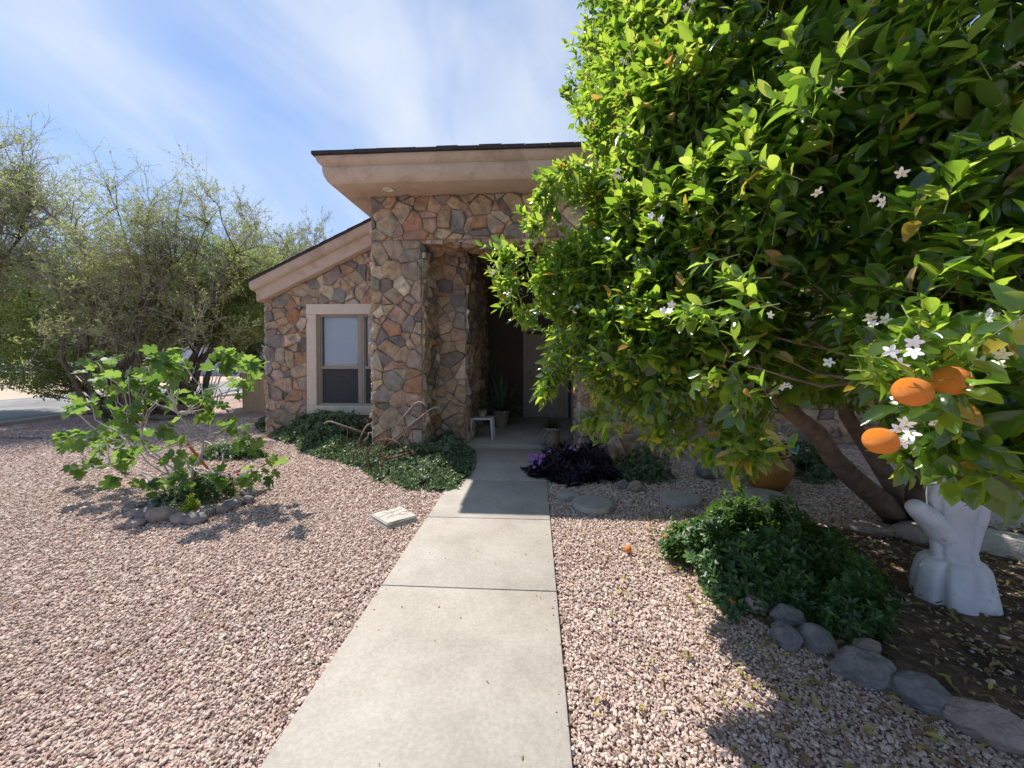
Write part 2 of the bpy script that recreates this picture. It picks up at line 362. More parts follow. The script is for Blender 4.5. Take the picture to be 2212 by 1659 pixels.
setp(k.build('kerb', M['kerb']), kind='structure')

def conc_mat():
    m, nt, out = new_mat('path_concrete'); L = nt.links.new
    b = N(nt, 'ShaderNodeBsdfPrincipled', Roughness=.9); b.inputs['Specular IOR Level'].default_value = .25
    tc = N(nt, 'ShaderNodeTexCoord')
    n = N(nt, 'ShaderNodeTexNoise', Scale=2.2, Detail=8); n.inputs['Roughness'].default_value = .65; L(tc.outputs['Object'], n.inputs['Vector'])
    r = ramp(nt, [(.3, (.35, .312, .265)), (.5, (.415, .375, .322)), (.7, (.475, .435, .38))]); L(n.outputs['Fac'], r.inputs['Fac'])
    n3 = N(nt, 'ShaderNodeTexNoise', Scale=55.0, Detail=6); L(tc.outputs['Object'], n3.inputs['Vector'])
    r3 = ramp(nt, [(.3, (.89, .89, .89)), (.7, (1.09, 1.09, 1.09))]); L(n3.outputs['Fac'], r3.inputs['Fac'])
    mx = N(nt, 'ShaderNodeMix', data_type='RGBA', blend_type='MULTIPLY'); mx.inputs[0].default_value = 1; L(r.outputs['Color'], mx.inputs[6]); L(r3.outputs['Color'], mx.inputs[7])
    n5 = N(nt, 'ShaderNodeTexNoise', Scale=1.1, Detail=9); n5.inputs['Roughness'].default_value = .75; L(tc.outputs['Object'], n5.inputs['Vector'])
    r5 = ramp(nt, [(.56, (0, 0, 0)), (.66, (.5, .5, .5))]); L(n5.outputs['Fac'], r5.inputs['Fac'])
    m5 = N(nt, 'ShaderNodeMix', data_type='RGBA'); L(r5.outputs['Color'], m5.inputs[0]); L(mx.outputs[2], m5.inputs[6]); m5.inputs[7].default_value = (.36, .29, .21, 1)
    L(m5.outputs[2], b.inputs['Base Color'])
    mp = N(nt, 'ShaderNodeMapping'); mp.inputs['Scale'].default_value = (4, 90, 1); L(tc.outputs['Object'], mp.inputs['Vector'])
    n2 = N(nt, 'ShaderNodeTexNoise', Scale=2.0, Detail=4); L(mp.outputs[0], n2.inputs['Vector'])
    n4 = N(nt, 'ShaderNodeMath', operation='ADD'); L(n2.outputs['Fac'], n4.inputs[0]); L(n3.outputs['Fac'], n4.inputs[1])
    bp = N(nt, 'ShaderNodeBump', Strength=.35, Distance=.004); L(n4.outputs[0], bp.inputs['Height']); L(bp.outputs['Normal'], b.inputs['Normal'])
    L(b.outputs[0], out.inputs[0]); return m
M['concrete'] = conc_mat()
PX0, PX1 = -1.068, .148
pb = MB(); ys = [-3.0, -.8, .25, 1.36, 2.59, 3.73, 4.87, 6.55]
for a, c in zip(ys, ys[1:]): pb.box((PX0, a + .004, -.09), (PX1, c - .004, .012), .008)
pb.box((PX0 + .01, -3, -.09), (PX1 - .01, 6.55, -.004))
setp(pb.build('path', M['concrete'], auto=40), kind='structure')
pb = MB(); pb.box((-1.95, 6.555, -.05), (1.75, 9.6, .085), .012)
setp(pb.build('porch_floor', M['concrete'], auto=40), kind='structure')

# ------------------------------------------------------------------ stone veneer
PAL = [((.44, .32, .215), 6), ((.46, .325, .215), 6), ((.43, .255, .15), 5), ((.49, .365, .26), 5), ((.55, .455, .34), 3), ((.20, .185, .17), 3), ((.27, .245, .225), 4), ((.34, .28, .23), 4), ((.44, .335, .255), 3)]
PALL = [c for c, n_ in PAL for _ in range(n_)]
def clip(poly, nx, ny, d):          # keep nx*x+ny*y <= d
    out = []
    for i in range(len(poly)):
        a = poly[i]; b = poly[(i+1) % len(poly)]
        fa = nx*a[0]+ny*a[1]-d; fb = nx*b[0]+ny*b[1]-d
        if fa <= 0: out.append(a)
        if (fa < 0 < fb) or (fb < 0 < fa):
            t = fa/(fa-fb); out.append((a[0]+(b[0]-a[0])*t, a[1]+(b[1]-a[1])*t))
    return out
def area(p): return abs(sum(p[i][0]*p[(i+1) % len(p)][1]-p[(i+1) % len(p)][0]*p[i][1] for i in range(len(p))))/2
def stones(b, u0, u1, v0, v1, mp, hole=None, planes=(), s=.172, seed=1, lift=.024, wave=.026):
    rd = random.Random(seed); sites = []
    nu = int((u1-u0)/s)+2; nv = int((v1-v0)/s)+2
    for i in range(-1, nu+1):
        for j in range(-1, nv+1):
            if rd.random() < .20: continue
            sites.append((u0+(i+.5+rd.uniform(-.55, .55))*s, v0+(j+.5+rd.uniform(-.55, .55))*s, rd.random()**1.3*(1.0*s)**2))
    for (x, y, w0) in sites:
        poly = [(u0, v0), (u1, v0), (u1, v1), (u0, v1)]
        nb = sorted(((a-x)**2+(c-y)**2, a, c, w1) for a, c, w1 in sites if abs(a-x) < 3.4*s and abs(c-y) < 3.4*s)[1:26]
        for d2, a, c, w1 in nb:
            dx, dy = a-x, c-y; poly = clip(poly, dx, dy, dx*(a+x)/2+dy*(c+y)/2+(w0-w1)/2)
            if len(poly) < 3: break
        for (nx, ny, d) in planes:
            if len(poly) >= 3: poly = clip(poly, nx, ny, d)
        if len(poly) < 3: continue
        if hole:
            hx0, hx1, hy0, hy1 = hole
            if max(p[0] for p in poly) > hx0 and min(p[0] for p in poly) < hx1 and max(p[1] for p in poly) > hy0 and min(p[1] for p in poly) < hy1:
                cs = [clip(poly, 1, 0, hx0), clip(poly, -1, 0, -hx1), clip(poly, 0, 1, hy0), clip(poly, 0, -1, -hy1)]
                cs = [c for c in cs if len(c) > 2]
                if not cs: continue
                poly = max(cs, key=area)
        if area(poly) < .0012: continue
        cx = sum(p[0] for p in poly)/len(poly); cy = sum(p[1] for p in poly)/len(poly)
        # subdivide long edges, round the corners, wobble
        q = []
        for i in range(len(poly)):
            a = poly[i]; c = poly[(i+1) % len(poly)]
            l = math.hypot(c[0]-a[0], c[1]-a[1])
            if l < .012: continue
            k = max(2, int(l/.04))
            e = min(.006/l, .3)
            for t in [e]+[i2/k for i2 in range(1, k)]+[1-e]:
                q.append((a[0]+(c[0]-a[0])*t, a[1]+(c[1]-a[1])*t))
        if len(q) < 3: continue
        gap = rd.uniform(.002, .008)
        ring = []
        for (a, c) in q:
            dx, dy = a-cx, c-cy; l = math.hypot(dx, dy) or 1
            nz = mnoise.noise(Vector((a*14, c*14, seed*3.3)))*.007
            ring.append((cx+dx*(1-(gap+nz*.8)/l), cy+dy*(1-(gap+nz*.8)/l)))
        h = lift*rd.uniform(.6, 1.5); tx, ty = rd.gauss(0, .22), rd.gauss(0, .22)
        def hz(a, c, amp=1):
            return max(.006, h+(a-cx)*tx+(c-cy)*ty+mnoise.noise(Vector((a*9, c*9, seed+h*300)))*wave*amp+abs(mnoise.noise(Vector((a*5+7, c*5, h*900))))*wave)
        n_ = len(ring); vs = [mp(a, c, -.004) for a, c in ring]
        for f, hf_ in ((1.0, .55), (.95, .9), (.72, 1.0), (.38, 1.0)):
            for a, c in ring:
                aa, cc = cx+(a-cx)*f, cy+(c-cy)*f; vs.append(mp(aa, cc, hz(aa, cc)*hf_))
        vs.append(mp(cx, cy, hz(cx, cy)))
        fs = []
        for r_ in range(4):
            for i in range(n_):
                j = (i+1) % n_; fs.append((r_*n_+i, r_*n_+j, (r_+1)*n_+j, (r_+1)*n_+i))
        for i in range(n_): fs.append((4*n_+i, 4*n_+(i+1) % n_, 5*n_))
        c0 = rd.choice(PALL); g = rd.uniform(.88, 1.2)
        col = tuple(min(1, k_*g*rd.uniform(.94, 1.06)) for k_ in c0)
        b.add(vs, fs, col)
FR = lambda Y: (lambda u, v, d: (u, Y-d, v))         # faces the street
RT = lambda X: (lambda u, v, d: (X+d, u, v))         # faces right
LF = lambda X: (lambda u, v, d: (X-d, -u, v))
DN = lambda Z: (lambda u, v, d: (u, -v, Z-d))

house = thing('stone_house', (-2, 7.4, 0), 'fieldstone faced house with deep tan stucco eaves over a shaded entry', 'house')
def hpart(name, mb, mat, parent=None, **k): return mb.build(name, mat, parent or house, **k)
PL0, PL1, PR0, PR1 = -2.57, -1.77, .69, 1.60
YF, YB, YW, YE = 5.95, 6.65, 7.4, 9.5
ZL, ZS = 3.41, 4.09
# left pillar
p = MB(); p.box((PL0, YF, -.05), (PL1, YW, ZS)); pl = hpart('pillar', p, M['mortar'])
p = MB()
stones(p, PL0, PL1, 0, ZL, FR(YF), seed=3)
stones(p, -YW, -YF, 0, ZS, LF(PL0), seed=5)
stones(p, YF, YB, 0, ZL, RT(PL1), seed=6, lift=.03, wave=.03)
hpart('stone_facing', p, M['stone'], pl, smooth=True)
p = MB(); p.box((PR0, YF, -.05), (PR1, YW, ZS)); pr = hpart('pillar', p, M['mortar'])
p = MB()
stones(p, PR0, PR1, 0, ZL, FR(YF), seed=13)
stones(p, -YB, -YF, 0, ZL, LF(PR0), seed=15)
stones(p, YF, YW, 0, ZL, RT(PR1), seed=16)
hpart('stone_facing', p, M['stone'], pr, smooth=True)
p = MB(); p.box((PL1, YF, ZL), (PR0, YB, ZS)); li = hpart('lintel', p, M['mortar'])
p = MB()
stones(p, PL0, PR1, ZL, ZS, FR(YF), seed=21, s=.18)
stones(p, PL1, PR0, -YB, -YF, DN(ZL), seed=22, lift=.05, wave=.03)
hpart('stone_facing', p, M['stone'], li, smooth=True)
# inner return and porch side wall
p = MB(); p.box((PL1, YB, -.05), (-1.20, YE, 3.98)); iw = hpart('porch_wall', p, M['mortar'])
p = MB(); stones(p, PL1, -1.2, .08, 3.98, FR(YB), seed=31, s=.17); stones(p, YB, YE, .08, 3.98, RT(-1.2), seed=32)
hpart('stone_facing', p, M['stone'], iw, smooth=True)
p = MB(); p.box((1.25, YB, -.05), (PR1, YE, 3.98)); iw2 = hpart('porch_wall', p, M['mortar'])
p = MB(); stones(p, -YE, -YB, .08, 3.98, LF(1.25), seed=33); hpart('stone_facing', p, M['stone'], iw2, smooth=True)
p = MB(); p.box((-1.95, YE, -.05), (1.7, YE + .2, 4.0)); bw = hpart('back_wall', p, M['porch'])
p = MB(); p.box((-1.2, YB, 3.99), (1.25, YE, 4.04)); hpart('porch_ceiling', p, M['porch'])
# door
d0 = MB(); d0.box((-.2, YE - .03, .09), (.72, YE - .002, 2.13)); 
dr = hpart('door', d0, M['door'])
d0 = MB()
for (a, c) in ((-.1, .22), (.30, .62)):
    for (e, f_) in ((.3, .95), (1.1, 1.95)):
        d0.box((a, YE - .045, e), (c, YE - .028, f_), .008)
hpart('door_panel', d0, M['door'], dr)
d0 = MB()
d0.box((-.29, YE - .06, .086), (-.203, YE - .001, 2.2), .006); d0.box((.723, YE - .06, .086), (.81, YE - .001, 2.2), .006); d0.box((-.29, YE - .058, 2.203), (.81, YE - .001, 2.29), .006)
hpart('door_frame', d0, M['winframe'], dr)
d0 = MB(); d0.tube([(-.13, YE - .03, 1.2), (-.13, YE - .05, 1.2)], .028, 16); hpart('deadbolt', d0, M['brass'], dr, smooth=True)
d0 = MB(); d0.tube([(-.13, YE - .03, 1.05), (-.13, YE - .09, 1.05), (-.04, YE - .095, 1.05)], .011)
hpart('handle', d0, M['brass'], dr, smooth=True)

# window wall (left wing)
XL, XRW = -5.38, -2.57
TR = lambda X: 3.05 + .464 * (X + 5.50)            # top of rake
ztop = lambda X: TR(X) - .44
p = MB()
wz = [(XL, -.05), (XRW, -.05), (XRW, ztop(XRW)), (XL, ztop(XL))]
HX0, HX1, HZ0, HZ1 = -4.30, -2.72, .58, 2.45
def wallpart(b, pts, y0, y1):
    n_ = len(pts); b.add([(x, y0, z) for x, z in pts]+[(x, y1, z) for x, z in pts], [tuple(range(n_)), tuple(range(2*n_-1, n_-1, -1))]+[(i, (i+1) % n_, n_+(i+1) % n_, n_+i)[::-1] for i in range(n_)])
wallpart(p, [(XL, -.05), (HX0, -.05), (HX0, ztop(HX0)), (XL, ztop(XL))], YW, YW + .25)
wallpart(p, [(HX0, -.05), (HX1, -.05), (HX1, HZ0), (HX0, HZ0)], YW, YW + .25)
wallpart(p, [(HX0, HZ1), (HX1, HZ1), (HX1, ztop(HX1)), (HX0, ztop(HX0))], YW, YW + .25)
wallpart(p, [(HX1, -.05), (XRW, -.05), (XRW, ztop(XRW)), (HX1, ztop(HX1))], YW, YW + .25)
p.box((XL, YW + .25, -.05), (XL + .25, 14, 2.6))
ww = hpart('wall', p, M['mortar'])
p = MB()
sl = .464; pn = (-sl, 1, ztop(0))
stones(p, XL, XRW, 0, 4.4, FR(YW), hole=(-4.47, -2.62, .47, 2.58), planes=[pn], seed=41, s=.175)
stones(p, -10, -YW, 0, 2.6, LF(XL), seed=42)
hpart('stone_facing', p, M['stone'], ww, smooth=True)
# window
wn = thing('window', (0, 0, 0), None, None); wn.parent = house; wn.location = Vector((-3.5, YW, 0)) - base_of(house)
def wpart(name, mb, mat, **k): return mb.build(name, mat, wn, **k)
t_ = MB(); Yt0, Yt1 = YW - .075, YW + .12
t_.box((-4.50, Yt0, .62), (-4.30, Yt1, 2.42), .012); t_.box((-2.78, Yt0, .62), (-2.58, Yt1, 2.42), .012)
t_.box((-4.503, Yt0 - .003, 2.418), (-2.577, Yt1, 2.62), .012); t_.box((-4.503, Yt0 - .003, .44), (-2.577, Yt1, .622), .012)
wpart('window_surround', t_, M['trim'])
t_ = MB(); y0, y1 = YW - .005, YW + .07
t_.box((-4.299, y0, .623), (-4.255, y1, 2.417)); t_.box((-2.825, y0, .623), (-2.781, y1, 2.417)); t_.box((-3.475, y0, .666), (-3.365, y1, 2.374))
t_.box((-4.254, y0+.002, 2.375), (-2.826, y1, 2.417)); t_.box((-4.254, y0+.002, .623), (-2.826, y1, .665))
for a, c in ((-4.254, -3.476), (-3.364, -2.826)):
    t_.box((a, y0 + .012, 1.345), (c, y1, 1.40)); t_.box((a, y0 + .02, .667), (a + .022, y1, 2.373)); t_.box((c - .022, y0 + .02, .667), (c, y1, 2.373))
t_.box((-3.43, y0 - .008, .667), (-3.41, y0 - .001, 2.373))
wpart('window_frame', t_, M['winframe'])
t_ = MB()
for a, c in ((-4.23, -3.5), (-3.34, -2.85)):
    z = 2.36
    while z > .7:
        t_.box((a, YW + .095, z - .0015), (c, YW + .127, z + .0015), M=Matrix.Translation((0, YW + .11, z)) @ Matrix.Rotation(R(-64), 4, 'X') @ Matrix.Translation((0, -YW - .11, -z))); z -= .026
    for xx in (a + .13, c - .13): t_.tube([(xx, YW + .094, .7), (xx, YW + .094, 2.37)], .0018, 5)
wpart('blinds', t_, M['blind'])
t_ = MB()
for a, c in ((-4.232, -3.498), (-3.342, -2.848)): t_.box((a, YW + .05, 1.401), (c, YW + .054, 2.374))
wpart('pane', t_, M['glass'])
t_ = MB()
for a, c in ((-4.232, -3.498), (-3.342, -2.848)): t_.box((a, YW + .03, .667), (c, YW + .034, 1.344))
wpart('screen', t_, M['screen'])
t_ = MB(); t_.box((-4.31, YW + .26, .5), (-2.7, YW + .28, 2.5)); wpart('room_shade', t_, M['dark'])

# upper roof over the entry
RX0, RX1, RY0, RY1 = -2.98, 3.4, 5.45, 10.2
prof = [(-.3, ZS), (-.02, ZS), (.0, ZS + .012), (.02, ZS + .04), (.045, ZS + .09), (.062, ZS + .15), (.066, ZS + .215), (.055, ZS + .226), (.075, ZS + .236), (.105, ZS + .262), (.122, ZS + .29), (.13, ZS + .345), (.0, ZS + .346)]
b = MB(); vs = []; NSEG = 40
def ringp(o, z, k, jit=0):
    x0, x1, y0, y1 = RX0-o, RX1+o, RY0-o, RY1+o; out = []
    for i in range(NSEG): out.append((x0+(x1-x0)*i/NSEG, y0, z))
    for i in range(8): out.append((x1, y0+(y1-y0)*i/8, z))
    for i in range(8): out.append((x1-(x1-x0)*i/8, y1, z))
    for i in range(8): out.append((x0, y1-(y1-y0)*i/8, z))
    return [Vector((x+.006*mnoise.noise(Vector((x*2, y*2, z*9))), y+.006*mnoise.noise(Vector((x*2, y*2+9, z*9))), z_+.005*mnoise.noise(Vector((x*1.5, y*1.5, 4))))) for x, y, z_ in out]
for i, (o, z) in enumerate(prof): vs += ringp(o, z, i)
nr = NSEG+24
fs = [(r_*nr+i, r_*nr+(i+1) % nr, (r_+1)*nr+(i+1) % nr, (r_+1)*nr+i) for r_ in range(len(prof)-1) for i in range(nr)]
b.add(vs, fs)
rf = MB()
zt = ZS + .347
rf.add([(RX0-.15, RY0-.15, zt), (RX1+.15, RY0-.15, zt), (RX1+.15, RY1+.15, zt), (RX0-.15, RY1+.15, zt),
        (RX0-.15, RY0-.15, zt+.035), (RX1+.15, RY0-.15, zt+.035), (RX1+.15, RY1+.15, zt+.035), (RX0-.15, RY1+.15, zt+.035),
        (-.6, 7.8, zt+.75), (1, 7.8, zt+.75)],
       [(3, 2, 1, 0), (0, 1, 5, 4), (1, 2, 6, 5), (2, 3, 7, 6), (3, 0, 4, 7), (4, 5, 9, 8), (5, 6, 9), (6, 7, 8, 9), (7, 4, 8)])
x = RX0 - .165
while x < RX1:                                    # tabs of the first course make the edge uneven
    wd = random.uniform(.28, .34); hh = .03 + random.uniform(.004, .02)
    rf.box((x, RY0 - .17, zt + .002), (min(x + wd - .004, RX1+.16), RY0 + .3, zt + hh + .012)); x += wd
roof = hpart('entry_roof', rf, M['shingle'])
hpart('fascia', b, M['stucco'], roof, auto=50)
b = MB(); b.add([(RX0+.1, RY0+.1, ZS+.003), (RX1-.1, RY0+.1, ZS+.003), (RX1-.1, RY1-.1, ZS+.003), (RX0+.1, RY1-.1, ZS+.003)], [(3, 2, 1, 0)])
hpart('soffit', b, M['stucco'], roof)
lp = P(836, 406, 5.6); c_ = Vector((lp.x, 5.66, ZS))
b = MB(); b.lathe([(.045, -.004), (.075, -.006), (.08, -.012), (.07, -.017), (.05, -.015), (.044, .0)], c_, 28); lt = hpart('recessed_light', b, M['lampwhite'], smooth=True)
b = MB(); b.lathe([(.001, -.006), (.03, -.005), (.043, -.001)], c_, 20); hpart('bulb', b, M['bulb'], lt, smooth=True)

# lower gable roof of the window wing
prof2 = [(-.12, -.44), (.0, -.44), (.03, -.42), (.035, -.37), (.04, -.24), (.06, -.215), (.05, -.205), (.075, -.195), (.105, -.16), (.118, -.10), (.12, -.012), (0, -.01)]
XE, YR = XL - .02, YW - .14
b = MB(); vs = []
NS = 24
for (o, dz) in prof2:
    for i in range(NS+1):
        X = -2.2 + (XE - o + 2.2) * i / NS; jz = .006*mnoise.noise(Vector((X*2, dz*6, 3)))
        vs.append((X, YR - o + jz, TR(X) + dz + jz))
    for i in range(1, 7): vs.append((XE - o, YR - o + (14 - YR) * i / 6, TR(XE - o) + dz))
nn = NS + 7
b.add(vs, [(r_*nn+i+1, r_*nn+i, (r_+1)*nn+i, (r_+1)*nn+i+1) for r_ in range(len(prof2)-1) for i in range(nn-1)])
rf = MB()
x0, x1 = XE - .15, -1.0
for (za, zb, ya) in ((-.01, .022, YR - .145),):
    rf.add([(x0, ya, TR(x0)+za), (x1, ya, TR(x1)+za), (x1, 14, TR(x1)+za), (x0, 14, TR(x0)+za), (x0, ya, TR(x0)+zb), (x1, ya, TR(x1)+zb), (x1, 14, TR(x1)+zb), (x0, 14, TR(x0)+zb)],
           [(0, 3, 2, 1)[::-1][::-1], (4, 5, 6, 7), (0, 1, 5, 4), (1, 2, 6, 5), (2, 3, 7, 6), (3, 0, 4, 7)])
rf.add([(x1+.002, YR-.14, TR(x1)+.02), (4, YR-.14, TR(x1)-1.5), (4, 14, TR(x1)-1.5), (x1+.002, 14, TR(x1)+.02)], [(0, 1, 2, 3)])
x = x0 - .01
while x < -2.4:
    wd = random.uniform(.26, .32); h2 = random.uniform(.006, .016)
    rf.add([(x, YR-.155, TR(x)+.024), (x+wd, YR-.155, TR(x+wd)+.024), (x+wd, YR+.4, TR(x+wd)+.024), (x, YR+.4, TR(x)+.024),
            (x, YR-.155, TR(x)+.027+h2), (x+wd-.01, YR-.155, TR(x+wd)+.027), (x+wd-.01, YR+.4, TR(x+wd)+.027), (x, YR+.4, TR(x)+.027+h2)],
           [(3, 2, 1, 0), (4, 5, 6, 7), (0, 1, 5, 4), (1, 2, 6, 5), (2, 3, 7, 6), (3, 0, 4, 7)]); x += wd
roof2 = hpart('gable_roof', rf, M['shingle'])
hpart('fascia', b, M['stucco'], roof2, auto=50)
# right wing, almost wholly behind the orange tree
p = MB(); p.box((PR1, YW, -.05), (9.5, YW + .25, 2.9)); w2 = hpart('wall', p, M['mortar'])
p = MB(); stones(p, PR1, 9.5, 0, 1.3, FR(YW), seed=51, s=.24); hpart('stone_facing', p, M['stone'], w2, smooth=True)
p = MB(); p.box((PR1, YW - .05, 1.3), (9.5, YW - .002, 2.9), .01); hpart('stucco_band', p, M['trim'], w2)
p = MB(); p.add([(1.5, 6.9, 2.9), (9.9, 6.9, 2.9), (9.9, 12, 4.6), (1.5, 12, 4.6), (1.5, 6.9, 3.1), (9.9, 6.9, 3.1), (9.9, 12, 4.8), (1.5, 12, 4.8)], [(3, 2, 1, 0), (4, 5, 6, 7), (0, 1, 5, 4), (1, 2, 6, 5), (2, 3, 7, 6), (3, 0, 4, 7)])
hpart('side_roof', p, M['shingle'])

# ------------------------------------------------------------------ foliage tools
def nrm(a): return a / np.maximum(np.linalg.norm(a, axis=1, keepdims=True), 1e-9)
# leaf templates: (x along, y across, z lift), triangles
LEAF = (np.array([[0,0,0],[.25,0,0],[.55,0,0],[.82,0,0],[1,0,0],[.20,.34,1],[.50,.5,1],[.80,.25,.8],[.20,-.34,1],[.50,-.5,1],[.80,-.25,.8]], float),
        np.array([[0,1,5],[1,2,6],[1,6,5],[2,3,7],[2,7,6],[3,4,7],[0,8,1],[1,9,2],[1,8,9],[2,10,3],[2,9,10],[3,10,4]]))
def _hi():
    xs = [0, .10, .26, .45, .64, .81, .93, 1]; ws = [.17, .37, .49, .47, .33, .15]; V = [[x, 0, 0] for x in xs]
    for s_ in (1, -1): V += [[x, s_*w, 1 + .25*math.sin(x*19)] for x, w in zip(xs[1:-1], ws)]
    T = []
    for s_, o in ((1, 8), (-1, 14)):
        f = [[0, 1, o]]
        for i in range(5): f += [[1+i, 2+i, o+i+1], [1+i, o+i+1, o+i]]
        f.append([6, 7, o+5]); T += [q if s_ > 0 else q[::-1] for q in f]
    return np.array(V, float), np.array(T)
LEAFH = _hi()
LEAF4 = (np.array([[0,0,0],[.5,.5,1],[1,0,0],[.5,-.5,1],[.5,0,0]], float), np.array([[0,4,1],[4,2,1],[0,3,4],[4,3,2]]))
LEAF2 = (np.array([[0,0,0],[.5,.5,0],[1,0,0],[.5,-.5,0]], float), np.array([[0,2,1],[0,3,2]]))
def fig_template():
    o = [(0,0),(-.06,.16),(.02,.34),(.18,.44),(.30,.40),(.33,.26),(.36,.22),(.46,.36),(.62,.43),(.76,.38),(.76,.22),(.70,.13),(.84,.12),(1.0,0)]
    pts = [(x, y) for x, y in o] + [(x, -y) for x, y in o[-2:0:-1]]
    V = [[.35, 0, -.02]] + [[x, y, .35*abs(y) - .10*abs(y)*abs(y)] for x, y in pts]
    n = len(pts); T = [[0, 1+(i+1) % n, 1+i] for i in range(n)]
    return np.array(V), np.array(T)
FIG = fig_template()
def leaves(pos, d, up, Ln, W, fold=.25, curl=.15, tpl=LEAF):
    """d: leaf direction, up: upper side. returns V,T"""
    tv, tt = tpl; n = len(pos)
    d = nrm(d); side = nrm(np.cross(up, d)); nn = np.cross(d, side)
    Ln = np.broadcast_to(Ln, n)[:, None]; W = np.broadcast_to(W, n)[:, None]
    fold = np.broadcast_to(fold, n)[:, None]; curl = np.broadcast_to(curl, n)[:, None]
    x = tv[None, :, 0]*Ln; y = tv[None, :, 1]*W
    z = np.abs(tv[None, :, 1])*tv[None, :, 2]*W*fold*2 - curl*Ln*tv[None, :, 0]**2
    V = pos[:, None, :] + x[..., None]*d[:, None, :] + y[..., None]*side[:, None, :] + z[..., None]*nn[:, None, :]
    T = tt[None] + (np.arange(n)*len(tv))[:, None, None]
    return V.reshape(-1, 3), T.reshape(-1, 3)
def merge(parts):
    Vs, Ts, k = [], [], 0
    for V, T in parts: Vs.append(V); Ts.append(T + k); k += len(V)
    return np.concatenate(Vs), np.concatenate(Ts)
def thin_tubes(A, B, ra, rb, mid=None):
    """three sided tapered sticks A->B, vectorised"""
    d = nrm(B - A); ref = np.where(np.abs(d[:, 2:3]) > .9, [[1., 0, 0]], [[0, 0, 1.]])
    u = nrm(np.cross(d, ref)); v = np.cross(d, u); n = len(A); ra = np.broadcast_to(ra, n)[:, None]; rb = np.broadcast_to(rb, n)[:, None]
    rings = []
    for Q, r_ in ((A, ra), (B, rb)):
        for a in (0, 2.094, 4.189): rings.append(Q + (u*math.cos(a) + v*math.sin(a))*r_)
    V = np.stack(rings, 1)
    t = np.array([[0,1,4],[0,4,3],[1,2,5],[1,5,4],[2,0,3],[2,3,5]])
    return V.reshape(-1, 3), (t[None] + (np.arange(n)*6)[:, None, None]).reshape(-1, 3)
def rvec(n): return nrm(rng.normal(size=(n, 3)))
def whorls(base, ax, n_, Ln, W, tilt=.6, fold=.2, curl=.2, jit=.25, tpl=LEAF4):
    """n_ leaves round every base point"""
    parts = []
    ref = rvec(len(base)); u = nrm(np.cross(ax, ref)); v = np.cross(ax, u)
    a0 = rng.uniform(0, 6.28, len(base))
    for k in range(n_):
        a = a0 + k*2*math.pi/n_*1.0
        out = u*np.cos(a)[:, None] + v*np.sin(a)[:, None]
        d = nrm(out + ax*tilt*rng.uniform(.5, 1.4, len(base))[:, None] + rvec(len(base))*jit)
        up = nrm(ax + rvec(len(base))*jit*.6)
        s = rng.uniform(.75, 1.2, len(base))
        parts.append(leaves(base, d, up, Ln*s, W*s, fold, curl, tpl))
    return merge(parts)

# ------------------------------------------------------------------ rocks
def rock(name, c, size, rot=0, mat='rockgrey', seed=0, label='', group=None, cat='rock', sharp=.0, sink=.25, sub=4):
    bm = bmesh.new(); bmesh.ops.create_icosphere(bm, subdivisions=sub, radius=.5)
    o = Vector((seed*7.1, seed*3.3, seed*1.7))
    for v in bm.verts:
        n_ = v.co.normalized()
        r_ = .5*(1 + .26*mnoise.noise(n_*1.1 + o) + .12*mnoise.noise(n_*2.6 + o) + .05*mnoise.noise(n_*6 + o) + .022*mnoise.noise(n_*15 + o))
        if sharp:
            for k in range(7):
                q = Vector((mnoise.noise(o+Vector((k*3.1, 0, 0))), mnoise.noise(o+Vector((0, k*3.1, 5))), mnoise.noise(o+Vector((8, 0, k*3.1))))).normalized()
                dd = n_.dot(q)
                if dd > .62: r_ = r_*(1-sharp) + sharp*min(r_, .5*.66/dd)
        p = n_*r_; v.co = Vector((p.x*size[0], p.y*size[1], p.z*size[2]))
    zmin = -size[2]*.5
    M_ = Matrix.Rotation(rot, 4, 'Z')
    for v in bm.verts:
        v.co = M_ @ v.co; v.co.z += size[2]*(.5 - sink)
    me = bpy.data.meshes.new(name); bm.to_mesh(me); bm.free()
    ob = link(name, me, M[mat], None, True, Vector(c))
    return setp(ob, label, cat, group)

